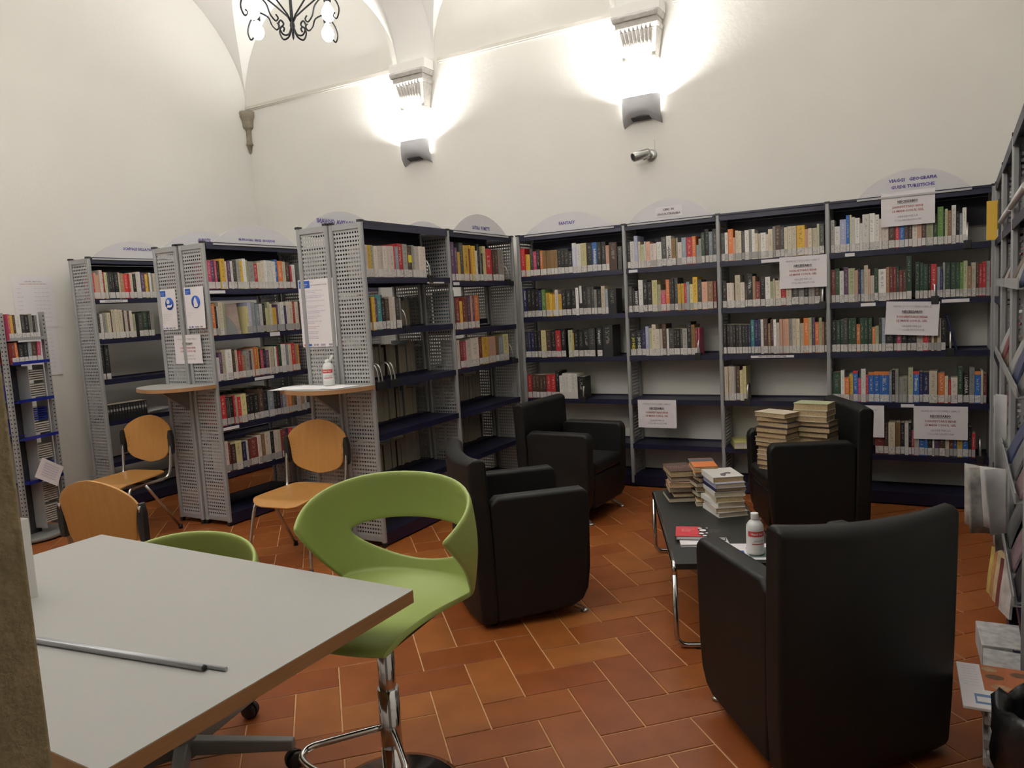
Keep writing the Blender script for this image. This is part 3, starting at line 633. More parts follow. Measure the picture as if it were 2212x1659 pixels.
def spine_text(key, n, s, size, m, zc, sx=1.0, bold=0.0):
    o = PLACED.get((key, n))
    if o: text(s, size, m, o, 0.0, zc, -.0015, 'spine_title', sx=sx, bold=bold, rot=HP)
M_WTXT = mat('white_spine_ink', (.62, .62, .6), .7); M_YTXT = mat('yellow_spine_ink', (.6, .55, .05), .7); M_KTXT = mat('dark_spine_ink', (.04, .04, .04), .7); M_YST = mat('yellow_sticker', (.72, .62, .02), .6); M_OST = mat('orange_print', (.62, .2, .05), .6)
def patch(key, n, x0, x1, z0, z1, m, nm='sticker'):
    o = PLACED.get((key, n))
    if o:
        b = MB(); w = 2 * max(v.co.x for v in o.data.vertices); b.box(x0 * w / 2, x1 * w / 2, -.0012, .0002, z0, z1); b.build(nm, m, o)
for key, n, s, size, m, zc, sx, bo in (('F3', 17, 'Vampiri', .032, M_WTXT, .165, 1.1, .0006), ('F1', 20, 'HUNGER', .030, M_WTXT, .12, 1.0, .001), ('L1', 12, '-CORL', .032, M_KTXT, .10, 1.0, .0008), ('L2', 3, 'HARVEY', .026, M_WTXT, .115, 1.1, .0008),
        ('L3', 1, 'JO NES', .030, M_YTXT, .10, 1.0, .001), ('L3', 2, 'JO NES', .030, M_WTXT, .10, 1.0, .001), ('V4', 19, 'Francia', .027, M_WTXT, .125, 1.1, .0004), ('V4', 29, 'LONDRA', .026, M_WTXT, .12, 1.0, .0004), ('T2', 8, 'Vita', .030, M_WTXT, .16, 1.0, .0004),
        ('F2', 10, 'ANIME', .018, M_RINK, .11, 1.0, .0004), ('F2', 1, 'Cronache', .020, M_WTXT, .19, 1.0, .0006), ('B1', 5, 'LUPO ALBERTO', .022, M_KTXT, .14, .8, .0003), ('B2', 2, 'RAGE', .022, M_WTXT, .1, 1.0, .0003)):
    spine_text(key, n, s, size, m, zc, sx, bo)
for a in (('F3', 1, -.9, .9, .06, .115, M_YST), ('F3', 2, -.9, .9, .075, .13, M_YST), ('F3', 4, -.9, .9, .11, .165, M_YST), ('A1', 14, -.5, 1, .105, .155, M_YST), ('V1', 5, -1, 1, .06, .125, M_YST), ('F2', 12, 0, 0, 0, 0, M_YST),
          ('F1', 15, -.9, .9, .21, .245, M_WTXT), ('F1', 16, -.9, .9, .21, .245, M_WTXT), ('F1', 15, -.3, .35, .06, .19, M_WTXT), ('F1', 16, -.3, .35, .06, .19, M_WTXT), ('F1', 20, 0, 0, 0, 0, M_WTXT), ('F1', 19, 0, 0, 0, 0, M_OST),
          ('F2', 16, -.55, .55, .10, .24, M_WTXT), ('L2', 9, -1, 1, .13, .165, M_RINK), ('V4', 10, -1, 1, .19, .215, M_OST), ('V4', 11, -1, 1, .19, .215, M_OST), ('V4', 19, -1, 1, .195, .215, M_REDPR), ('V4', 31, -1, 1, .19, .212, M_OST), ('V4', 5, -1, 1, .2, .22, M_REDPR), ('V4', 9, -1, 1, .19, .21, M_OST),
          ('C4', 15, -1, 1, .07, .13, M_BLUEPX)):
    if a[3] != a[2]: patch(*a, 'printed_band' if a[6] in (M_WTXT, M_OST, M_REDPR, M_RINK) else 'sticker')

# face-out book on the second shelf of the GRUPPI SOCIALI bay
def rootm(k): return Matrix.Translation(BAY[k].location) @ Matrix.Rotation(BAY[k].rotation_euler[2], 4, 'Z')
t = thing('display_book', 'book shown front cover out, pale head and grey curve on its cover, GRUPPI SOCIALI bay', 'book'); t.matrix_world = rootm('C') @ Matrix.Translation((.235, .05, LC[1] + .001)) @ Matrix.Rotation(math.radians(-7), 4, 'X')
b = MB(); b.box(-.085, .085, 0, .014, 0, .235); b.build('cover', mat('pinkish_cover', (.42, .33, .29), .5, noise=.2, nscale=9), t)
b = MB(); b.poly([(-.075, .002)] + [(-.075 + .13 * math.sin(a * PI / 24), .002 + .15 * math.cos(a * PI / 24)) for a in range(0, 13)], -.0008, 0); b.build('printed_curve', mat('grey_print', (.26, .26, .26), .6), t)

# bookends
def bookend_proto():
    t = thing('bookend', '', 'bookend')
    b = MB(); b.box(-.022, .022, -.008, .045, -.035, .018); bevel(b.build('clip', M_BLACKPL, t), .003)
    pts = smooth([(0, -.001, .015), (0, .002, .06), (0, .02, .115), (0, .055, .135), (0, .09, .115), (0, .108, .06), (0, .11, .012)], 4)
    b = MB(); n = len(pts)
    for s in (-1, 1): pass
    V = [[b.bm.verts.new((sx, p[1], p[2])) for sx in (-.007, .007)] for p in pts]; V2 = [[b.bm.verts.new((sx, p[1] + (.003 if p[1] < .055 else -.003), p[2] - .003)) for sx in (-.007, .007)] for p in pts]
    for i in range(n - 1):
        for q in ((V[i][0], V[i][1], V[i + 1][1], V[i + 1][0]), (V2[i][0], V2[i + 1][0], V2[i + 1][1], V2[i][1]), (V[i][0], V[i + 1][0], V2[i + 1][0], V2[i][0]), (V[i][1], V2[i][1], V2[i + 1][1], V[i + 1][1])):
            f = b.bm.faces.new(q); f.smooth = True
    b.build('loop', M_STEEL, t)
    return t
be = None
for k, x, li, lab in (('F', .555, 3, 'on the fourth shelf of the FANTASY bay, beside the white books'), ('L', .560, 2, 'on the third shelf under LINGUA STRANIERA'), ('T', .185, 3, 'beside the few books on the fourth shelf of the signless bay'),
                      ('T', .712, 1, 'at the end of the second shelf of the signless bay'), ('V', .825, 0, 'at the end of the top row in the VIAGGI GEOGRAFIA bay'), ('V', .646, 1, 'between the two halves of the second VIAGGI GEOGRAFIA row'),
                      ('V', .735, 2, 'beside the leaning navy folder in the VIAGGI GEOGRAFIA bay'), ('V', .905, 4, 'at the end of the lowest book row under VIAGGI GEOGRAFIA'), ('A', .715, 0, 'after the white books on the top shelf of the end bay'), ('A', .400, 1, 'at the end of the second row of the end bay'),
                      ('A', .065, 2, 'at the near end of the empty third shelf, first of four'), ('A', .100, 2, 'on the empty third shelf, second of four'), ('A', .195, 2, 'on the empty third shelf, third of four'), ('A', .230, 2, 'on the empty third shelf, last of four'),
                      ('B', .870, 0, 'at the end of the top row under SATIRA FUMETTI'), ('B', .870, 2, 'after the leaning row on the third shelf under SATIRA FUMETTI')):
    lv = (LV if k in 'FLTV' else LA if k == 'A' else LB)[li]
    if be is None: be = o = bookend_proto()
    else: o = copy_tree(be)
    o.matrix_world = rootm(k) @ Matrix.Translation((x, 0.0, lv + .0005)); tag(o, 'steel-loop bookend ' + lab, 'bookend', 'bookends on the shelves')
b = MB(); b.box(0, .012, 0, .17, 0, .235); o = b.build('navy_folder', mat('navy_card', (.02, .03, .10), .5)); o.matrix_world = rootm('V') @ Matrix.Translation((.765, .03, LV[2] + .003)) @ Matrix.Rotation(math.radians(-14), 4, 'Y'); tag(o, 'navy folder leaning against the bookend on the third VIAGGI GEOGRAFIA shelf', 'folder')
bevel(o, .002)
# lying book and magazine pile
t = thing('book', 'thick pale yellow book lying flat on the lowest shelf of the signless bay', 'book'); t.matrix_world = Matrix.Translation((1.845, YL + .11, LV[4] + .001)) @ Matrix.Rotation(math.radians(20), 4, 'Z')
b = MB(); b.box(-.085, .085, -.12, .12, .045, .048); b.box(-.085, .085, -.12, .12, 0, .003); b.box(-.085, -.082, -.12, .12, 0, .048); b.build('cover', mat('pale_yellow_cover', (.58, .53, .2), .5), t)
b = MB(); b.box(-.082, .08, -.117, .117, .003, .045); b.build('page_block', M_PAPER2, t)
for i in range(4):
    b = MB(); b.box(-.10, .10, -.14, .14, 0, .008); o = b.build('magazine', mat('pale_magazine', (.45, .44, .43), .4)); o.matrix_world = Matrix.Translation((X1 - .15 + .01 * i, .50 + .012 * i, LD[3] + .001 + .0095 * i)) @ Matrix.Rotation(.1 * i - .1, 4, 'Z')
    tag(o, 'white magazine, %s of the flat pile on the fourth SCAFFALE DELLA PACE shelf' % ['lowest', 'second from bottom', 'third from bottom', 'topmost'][i], 'magazine', 'magazines piled flat')

# ------------------------------------------------------------------ arched signs
def sign(label, M, w, h, lines, size, mirror=False, panel=None, skew=0.0, lm=None, bold=.0010):
    t = thing('section_sign', label, 'sign', (0, 0, 0), 0, 'arched section signs'); t.matrix_world = M
    r = (w * w / 4 + h * h) / (2 * h); a = math.asin(min(1, w / 2 / r))
    out = [(r * math.sin(-a + 2 * a * i / 28), r * math.cos(-a + 2 * a * i / 28) - (r - h)) for i in range(29)]
    b = MB(); b.poly(out[::-1], -.002, .002); b.build('arched_plate', M_PLEXI, t)
    b = MB(); b.box(-w / 2, w / 2, -.018, .006, -.012, .0); b.build('foot_rail', mat('pale_rail', (.45, .45, .46), .3), t)
    if panel:
        b = MB(); b.box(panel[0], panel[1], -.0035, -.002, panel[2], panel[3]); b.build('paper_panel', M_PAPER, t)
    for s, x, z, sx in lines:
        text(s, size, lm or M_VINK, t, x, z, -.0048 if panel else -.0032, 'lettering', sx=sx, bold=bold)
        if mirror: text(s, size, lm or M_VINK, t, x, z, .0032, 'lettering', sx=sx, bold=bold)
    return t
def TY(x, z): return Matrix.Translation((x, YL + .008, z))
def TX(x, y, z, rot=HP): return Matrix.Translation((x, y, z)) @ Matrix.Rotation(rot, 4, 'Z')
ZT = HC - .012
sign('translucent arched sign reading FANTASY on top of the back shelving', TY(.512, ZT), .80, .150, [('FANTASY', -.01, .068, 1.0)], .034)
sign('translucent arched sign reading LIBRI IN LINGUA STRANIERA', TY(1.352, ZT), .66, .160, [('LIBRI  IN', 0, .083, 1), ('LINGUA STRANIERA', 0, .050, .9)], .022, panel=(-.105, .105, .03, .105), lm=M_INK, bold=.0006)
sign('translucent arched sign reading VIAGGI GEOGRAFIA GUIDE TURISTICHE', TY(2.982, ZT), .66, .160, [('VIAGGI   GEOGRAFIA', 0, .097, 1), ('GUIDE TURISTICHE', 0, .054, 1)], .029)
sign('translucent arched sign reading SATIRA FUMETTI', TX(X3 - .008, 1.455, ZT), .82, .150, [('SATIRA  FUMETTI', 0, .042, .9)], .038)
sign('translucent arched sign reading GRUPPI SOCIALI SERVIZI EDUCAZIONE', TX(X2 - .008, .515, ZT), .84, .155, [('GRUPPI SOCIALI   SERVIZI   EDUCAZIONE', 0, .038, .85)], .023)
sign('translucent arched sign reading SCAFFALE DELLA PACE near the cream wall', TX(X1 - .008, .44, ZT), .80, .150, [('SCAFFALE DELLA PACE', .03, .085, .95)], .030)
sign('translucent arched sign seen from behind, its word GIOVANI mirrored', TX(X3 - .53, .46, ZT, -HP), .80, .150, [('NARRATIVA GIOVANI', .06, .07, 1)], .044, mirror=True)
sign('translucent arched sign seen from behind above the end bay books', TX(X3 - .53, 1.45, ZT, -HP), .80, .150, [('ALCHIMIE', 0, .075, 1)], .040, mirror=True)
sign('translucent arched sign seen from behind above the two blue notices, reading STORIA', TX(X2 - .537, .46, ZT, -HP), .80, .150, [('STORIA', 0, .085, 1)], .036, mirror=True)

# ------------------------------------------------------------------ printed notices
def sheet(name, label, cat, M, w, h, group=None, curl=0.0, m=None):
    """a sheet of paper, centre at the origin, read from -y, slightly bowed"""
    t = thing(name, label, cat, group=group); t.matrix_world = M
    b = MB(); n = 8; T = .0006; V = {}
    for s in (0, 1):
        for i in range(n + 1):
            for j in range(n + 1):
                u = i / n * 2 - 1; v = j / n * 2 - 1
                y = -curl * ((1 - v) / 2) ** 2 * (.6 + .4 * u)
                V[i, j, s] = b.bm.verts.new((u * w / 2, y + s * T, v * h / 2))
    for i in range(n):
        for j in range(n):
            b.bm.faces.new((V[i, j, 0], V[i + 1, j, 0], V[i + 1, j + 1, 0], V[i, j + 1, 0])); b.bm.faces.new((V[i, j, 1], V[i, j + 1, 1], V[i + 1, j + 1, 1], V[i + 1, j, 1]))
    for i in range(n):
        for (p, q) in (((i, 0), (i + 1, 0)), ((i + 1, n), (i, n)), ((0, i + 1), (0, i)), ((n, i), (n, i + 1))):
            b.bm.faces.new((V[p[0], p[1], 0], V[p[0], p[1], 1], V[q[0], q[1], 1], V[q[0], q[1], 0]))
    b.build('paper', m or M_PAPER, t); return t
def notice(label, M, w=.312, h=.222, curl=0.0):
    t = sheet('gel_notice', label, 'notice', M, w, h, 'hand gel notices', curl); y = -.0014 - curl * .35; k = w / .312
    text('PRIMA DI TOCCARE I LIBRI E\'', .0175 * k, M_GINK, t, 0, .078 * k, y * .8, sx=1.0)
    text('NECESSARIO', .021 * k, M_INK, t, 0, .044 * k, y, bold=.0008)
    b = MB(); b.box(-.062 * k, .062 * k, -.0004, 0, 0, .0015); u = b.build('underline', M_INK, t); u.location = (0, y, .032 * k)
    text('DISINFETTARSI BENE', .0195 * k, M_RINK, t, 0, .010 * k, y, bold=.0004)
    text('LE MANI CON IL GEL', .0195 * k, M_RINK, t, 0, -.016 * k, y, bold=.0004)
    text('GRAZIE PER LA', .0175 * k, M_GINK, t, 0, -.052 * k, y * 1.3)
    text('COLLABORAZIONE', .0175 * k, M_GINK, t, 0, -.076 * k, y * 1.5)
    return t
def PY(x, z, y=YL - .004, ry=0.0): return Matrix.Translation((x, y, z)) @ Matrix.Rotation(ry, 4, 'Y')
notice('white hand gel notice hanging just below the VIAGGI GEOGRAFIA sign', PY(2.954, 2.002))
notice('white hand gel notice at the second shelf, partly over the post left of VIAGGI GEOGRAFIA', PY(2.303, 1.633), curl=.004)
notice('crooked white hand gel notice over the third shelf of the VIAGGI GEOGRAFIA bay', PY(2.978, 1.279, ry=math.radians(3)), curl=.012)
notice('white hand gel notice over the lowest book row of the VIAGGI GEOGRAFIA bay', PY(3.144, .580))
notice('white hand gel notice half hidden behind the book-laden armchair', PY(2.655, .580))
notice('white hand gel notice on the empty shelf below LINGUA STRANIERA', PY(1.206, .600), curl=.006)
notice('white hand gel notice below the two blue handwashing notices', PY(-1.718, 1.329, -.006), .297, .213)
EY = -.0035
t = sheet('covid_poster', 'tall white COVID poster with blue icons on the end of the middle bookcase', 'poster', PY(-.412, 1.5385, EY), .303, .441, curl=.003)
b = MB(); b.box(-.143, -.050, -.0012, 0, .166, .213); o = b.build('blue_header', M_BINK, t); o.location = (0, -.0006, 0)
text('Coronavirus', .0135, M_PAPER, t, -.138, .190, -.0024, align='LEFT', bold=.0003); text('COVID-19', .0125, M_PAPER, t, -.138, .176, -.0024, align='LEFT', bold=.0003)
text('Nuovo', .010, M_GINK, t, -.045, .203, -.0014, align='LEFT'); text('DIECI COMPORTAMENTI DA SEGUIRE', .0085, M_GINK, t, -.045, .182, -.0014, align='LEFT', bold=.0003)
items = [('Lavati spesso le mani con acqua e sapone', 'o con gel a base alcolica'), ('Evita il contatto ravvicinato con persone che', 'soffrono di infezioni respiratorie acute'), ('Non toccarti occhi, naso e bocca con le mani', ''), ('Copri bocca e naso con fazzoletti monouso', 'o con la piega del gomito'), ('Non prendere farmaci antivirali ne antibiotici', 'senza la prescrizione del medico'), ('Pulisci le superfici con disinfettanti', 'a base di cloro o alcol'), ('Usa la mascherina solo se sospetti', 'di essere malato'), ('I prodotti e i pacchi ricevuti', 'non sono pericolosi'), ('Gli animali da compagnia', 'non diffondono il virus'), ('In caso di dubbi chiama', 'il tuo medico di famiglia')]
for i, (s1, s2) in enumerate(items):
    z = .142 - .0335 * i; m = M_RINK if i == 7 else M_PINK; y = -.0016 - .003 * ((1 - z / .22) / 2) ** 2
    b = MB(); b.lathe([(0, 0), (.0105, 0), (.0105, -.0008), (0, -.0008)], (-.107, y, z), 18, axis='y'); b.build('icon', M_BINK if i % 3 else M_VINK, t)
    if i not in (3, 4, 9):
        b = MB(); b.lathe([(0, 0), (.0055, 0), (.0055, -.0004), (0, -.0004)], (-.108 + .002 * (i % 3), y - .0009, z - .001), 10, axis='y'); b.build('icon_mark', M_PAPER, t)
    text(str(i + 1), .012, M_PINK, t, -.130, z, y); text(s1, .0086, m, t, -.088, z + .006, y, align='LEFT', bold=.0002)
    if s2: text(s2, .0086, m, t, -.088, z - .005, y, align='LEFT', bold=.0002)
for x0, x1, m in ((-.135, -.122, M_REDPR), (-.095, -.070, M_BINK), (-.05, -.038, M_GINK), (-.03, -.01, M_GINK), (.01, .05, M_PINK), (.08, .11, M_GINK)):
    b = MB(); b.box(x0, x1, -.0042, -.0036, -.213, -.201); b.build('logo', m, t)
def hand_notice(label, x, w, curl, k):
    t = sheet('handwashing_notice', label, 'notice', PY(x, 1.630, EY), w, .301, 'handwashing notices', curl)
    b = MB(); b.box(-w / 2 + .012, -w / 2 + .070, -.0010, 0, .098, .141); o = b.build('blue_header', M_BINK, t); o.location = (0, -.0006, 0)
    text('Coronavirus', .0085, M_PAPER, t, -w / 2 + .015, .122, -.0022, align='LEFT'); text('COVID-19', .0085, M_PAPER, t, -w / 2 + .015, .110, -.0022, align='LEFT')
    cx = .018; y = -.0022 - curl * .25
    b = MB(); b.lathe([(0, 0), (.046, 0), (.046, -.0008), (0, -.0008)], (cx, y, .042), 28, axis='y'); b.build('round_pictogram', M_BINK, t)
    b = MB()
    if k == 0:
        b.poly(arc(cx - .012, .058, .017, 0, 2 * PI, 14)[:-1], y - .0018, y - .001); b.poly([(cx - .035, .012), (cx - .02, .034), (cx + .012, .030), (cx + .034, .040), (cx + .024, .020), (cx, .012), (cx - .014, .016)], y - .0018, y - .001)
    else:
        b.poly([(cx - .020, .006), (cx - .022, .046), (cx - .004, .078), (cx + .008, .062), (cx + .016, .036), (cx + .026, .018), (cx + .012, .004)], y - .0018, y - .001)
    b.build('pictogram_figure', M_PAPER, t)
    for i, s in enumerate(('Lava spesso le mani con acqua', 'e sapone o con gel a base', 'alcolica. Previene le', 'infezioni e protegge te', 'e gli altri') if k == 0 else ('Copri naso e bocca', 'quando tossisci', 'o starnutisci')):
        text(s, .0085, M_GINK, t, -w / 2 + .02, -.035 - .015 * i, -.0016 - curl * (.3 + .1 * i), align='LEFT')
    for x0, x1, m in ((-.07, -.06, M_VINK), (-.045, -.025, M_BINK), (-.01, .03, M_GINK), (.045, .07, M_GINK)):
        b = MB(); b.box(x0 * w / .2, x1 * w / .2, -.0018 - curl * .9, -.0012 - curl * .9, -.143, -.134); b.build('logo', m, t)
hand_notice('white notice with a round blue handwashing pictogram, farther from the books', -1.893, .180, .006, 0)
hand_notice('white notice with a round blue pictogram of a coughing person, next to the books', -1.598, .208, .008, 1)
def wallM(y, z): return Matrix.Translation((XL + .004, y, z)) @ Matrix.Rotation(HP, 4, 'Z')
for i, (y, z, h, lab, n) in enumerate(((-.18, 1.765, .42, 'upper of two pinned white schedule sheets on the cream wall', 9), (-.195, 1.36, .41, 'lower of two pinned white schedule sheets, half behind the media tower', 10))):
    t = sheet('schedule_sheet', lab, 'notice', wallM(y, z), .325, h, 'schedule sheets on the cream wall', .004)
    if i == 0: text('COMUNE - BIBLIOTECA', .013, M_INK, t, 0, .165, -.0012); text('ORARIO DI APERTURA DEL SERVIZIO', .013, M_RINK, t, 0, .145, -.0012)
    for j in range(n):
        z2 = (.11 if i == 0 else .17) - .034 * j
        text('lunedi martedi mercoledi giovedi venerdi sabato lunedi martedi mercoledi giovedi'.split()[j], .011, M_GINK, t, -.13, z2, -.0014 - .001 * (j > 3), align='LEFT'); text('9.00 - 13.00  14.30 - 19.00', .011, M_GINK, t, .0, z2, -.0014 - .001 * (j > 3) - .001 * (j > 6), align='LEFT')

# shelf label strips (parts of their shelves' bays)
def strip(k, x0, x1, lv, s=None, dz=-.018, h=.022):
    b = MB(); b.box(x0, x1, -.0012, .0015, lv + dz - h / 2, lv + dz + h / 2); o = b.build('label_strip', M_PAPER, BAY[k])
    if s: text(s, .0150, M_INK, BAY[k], (x0 + x1) / 2, lv + dz, -.0020, 'strip_lettering', sx=(x1 - x0) / (len(s) * .0125), bold=.0003)
strip('D', .065, .308, LD[0], 'SCAFFALE DELLA PACE'); strip('T', 1.934 - AX[2], 2.234 - AX[2], LV[2], 'LIBRI A GRANDE CARATTERE', h=.017)
strip('T', .305, .43, LV[0]); strip('L', .034, .105, LV[0]); strip('V', .205, .296, LV[1]); strip('V', .684, .838, LV[1]); strip('V', .447, .527, LV[3]); strip('V', .11, .17, LV[0])
strip('C', .024, .163, LC[0]); strip('C', .556, .658, LC[1], h=.03); strip('C', .362, .555, LC[2]); strip('C', .026, .171, LC[3]); strip('B', .025, .103, LB[0]); strip('A', .67, .878, LA[0], dz=-.034, h=.01)

# ------------------------------------------------------------------ desk boards on the bookcase ends
def desk(label, cx, r0, r1):
    t = thing('desk_board', label, 'desk', (cx, -.003, 1.040), 0, 'half-round desk boards on the bookcase ends')
    out = [(-.36, 0)] + [(-.36 + .05 * (1 - math.cos(a)) - .04 * math.sin(a), -.10 * math.sin(a)) for a in [PI / 10 * i for i in range(1, 5)]]
    out = [(-.345, 0.0), (-.372, -.06), (-.372, -.13), (-.34, -.20), (-.26, -.265), (-.14, -.315), (-.02, -.335), (.10, -.315), (.19, -.25), (.245, -.15), (.275, -.05), (.283, 0)]
    out = [(p.x, p.y) for p in smooth([Vector(p) for p in out], 5)]
    b = MB(); b.poly(out, 0, .026, 0, 'xy'); b.build('edge_band', M_BEECH, t)
    c = Vector((-.04, -.12)); b = MB(); b.poly([(c.x + (x - c.x) * .994, (y - 0) * .992 - .0003) for x, y in out], .026, .0275, 0, 'xy'); b.build('laminate_top', M_TABLE, t)
    b = MB(); b.poly([(0, 0), (-.24, 0), (-.22, -.02), (-.02, -.16), (0, -.17)], -.012, .012, 0, 'yz'); o = b.build('bracket', M_GREYLEG, t)
    bm = bmesh.new(); bm.from_mesh(o.data); 
    for v in bm.verts: v.co = Vector((v.co.x, v.co.y, v.co.z))
    bm.free(); o.location = (-.03, 0, 0); o.rotation_euler = (0, 0, 0)
    return t
D3 = desk('half-round grey desk board with wooden edge on the middle bookcase, with papers and gel', -.262, 0, 0)
D2 = desk('half-round grey desk board with wooden edge below the handwashing notices', -1.735, 0, 0)
ZD = 1.040 + .0275
def flat_sheet(name, label, cat, x, y, z, w, h, rot, m=None, group=None, curl=.004):
    t = sheet(name, label, cat, Matrix.Translation((x, y, z)) @ Matrix.Rotation(rot, 4, 'Z') @ Matrix.Rotation(-PI / 2, 4, 'X'), w, h, group, 0, m); return t
for i, (x, y, rot, lab) in enumerate(((-.455, -.19, .30, 'white paper sheet sticking out past the edge of the end desk, lowest'), (-.36, -.17, .05, 'middle white paper sheet on the end desk beside the gel bottle'), (-.22, -.13, -.15, 'white paper sheet under the gel bottle on the end desk'))):
    flat_sheet('paper_sheet', lab, 'paper', x, y, ZD + .0012 + .0012 * i, .297, .21, rot, mat('bright_paper', (.80, .79, .80), .8), 'paper sheets on the end desk')

def gel_bottle(label, x, y, z, rot, lid_open, s=1.0):
    t = thing('gel_bottle', label, 'bottle', (x, y, z), rot, 'hand gel bottles')
    b = MB(); b.lathe([(0, 0), (.030, 0), (.0345, .004), (.035, .012), (.035, .105), (.033, .120), (.024, .134), (.0135, .142), (.0135, .150), (0, .150)], seg=28); b.build('body', M_GLASSGEL, t)
    b = MB(); b.lathe([(.0150, .143), (.0155, .146), (.0155, .165), (.0148, .169), (.010, .1695), (0, .1695)] if not lid_open else [(.0170, .137), (.0175, .14), (.0175, .153), (.016, .156), (.006, .157), (.005, .162), (0, .162)], seg=20); c = b.build('cap', M_WHITEPL, t)
    if lid_open:
        b = MB(); b.box(-.008, .008, -.003, .003, 0, .034); l = b.build('flip_lid', M_WHITEPL, c); l.location = (.016, 0, .155); l.rotation_euler = (0, math.radians(32), 0); bevel(l, .0015)
    def band(z0, z1, a0, a1, m, nm, r):
        b = MB(); b.lathe([(r, z0), (r, z1)], seg=14, a0=a0, a1=a1); b.build(nm, m, t)
    A0, A1 = -PI / 2 - .95, -PI / 2 + 1.15
    band(.030, .100, A0, A1, M_WHITEPL, 'label', .0352); band(.078, .100, A0, A1, M_REDPR, 'red_band', .0354); band(.046, .050, A0 + .5, A1 - .1, M_REDPR, 'red_line', .0354)
    band(.060, .063, A0 + .7, A1 - .1, M_GINK, 'print_line', .0354); band(.054, .056, A0 + .5, A1 - .2, M_GINK, 'print_line', .0354)
    me = text_mesh('Hand Gel', .0125, 'CENTER', .0003).copy(); me.materials.clear(); me.materials.append(M_PAPER)
    for v in me.vertices:
        a = -PI / 2 + .1 + v.co.x / .0357; v.co = Vector((.0357 * math.cos(a), .0357 * math.sin(a), .089 + v.co.y))
    link('lettering', me, t)
    t.scale = (s, s, s); return t
gel_bottle('white gel bottle with open flip lid standing on the end desk', -.285, -.085, ZD + .0048, .35, True, 1.06)
# ------------------------------------------------------------------ grey table in front
def rrect(x0, x1, y0, y1, r, n=4):
    o = []
    for cx, cy, a in ((x1 - r, y1 - r, 0), (x0 + r, y1 - r, PI / 2), (x0 + r, y0 + r, PI), (x1 - r, y0 + r, 1.5 * PI)): o += arc(cx, cy, r, a, a + PI / 2, n)
    return o
TZ = .750; TX0, TX1, TY0, TY1 = .345, 1.814, -2.958, -2.060
t = thing('table', 'grey laminate table with beech edge, filling the near corner', 'table', ((TX0 + TX1) / 2, (TY0 + TY1) / 2, 0), math.radians(-.9))
hx, hy = (TX1 - TX0) / 2, (TY1 - TY0) / 2
b = MB(); b.poly(rrect(-hx, hx, -hy, hy, .006), TZ - .036, TZ - .0015, 0, 'xy'); b.build('edge_band', M_BEECH, t)
b = MB(); b.poly(rrect(-hx + .001, hx - .001, -hy + .001, hy - .001, .006), TZ - .0015, TZ, 0, 'xy'); b.build('table_top', M_TABLE, t)
for sx in (-1, 1):
    for sy in (-1, 1):
        b = MB(); x, y = -.02 - hx * .35 + sx * .33, -.19 + sy * .16
        b.tube([(x, y, TZ - .036), (x, y, .0)], .022, 14); b.build('leg', M_GREYLEG, t)
b = MB(); b.box(-.60, .03, -.202, -.178, TZ - .09, TZ - .04); b.build('crossbar', M_GREYLEG, t)

t = thing('magazine_file', 'white box file of papers standing on the grey table beside the stone door jamb', 'box file', (.668, -2.585, TZ), math.radians(8))
b = MB()
for a in ((-.13, .13, -.05, -.0475, 0, .235), (-.13, .13, .0475, .05, 0, .235), (-.13, -.1275, -.0475, .0475, 0, .235), (.1275, .13, -.0475, .0475, 0, .235), (-.1275, .1275, -.0475, .0475, 0, .003)): b.box(*a)
b.build('box', mat('white_card', (.66, .64, .62), .7), t)
for i in range(4):
    b = MB(); b.box(-.12, .12, -.03 + .02 * i, -.022 + .02 * i, .003, .215 + .006 * (i % 2)); b.build('papers', M_PAPER, t)
t = thing('metal_rod', 'grey telescopic metal rod lying across the grey table', 'rod', (1.10, -2.709, TZ + .0075), math.atan2(.076, .577))
b = MB(); b.tube([(-.62, -.002, 0), (.566, -.002, 0)], .0075, 10); b.build('outer_tube', mat('grey_aluminium', (.36, .37, .39), .35, metal=.6), t)
b = MB(); b.tube([(-.60, .0105, -.0025), (.618, .0105, -.0025)], .005, 10); b.build('inner_rod', mat('grey_aluminium', (.36, .37, .39)), t)
b = MB(); b.lathe([(0, 0), (.0062, 0), (.0062, .012), (0, .012)], (.558, -.002, 0), 10, axis='x'); b.build('end_plug', M_BLACKPL, t)

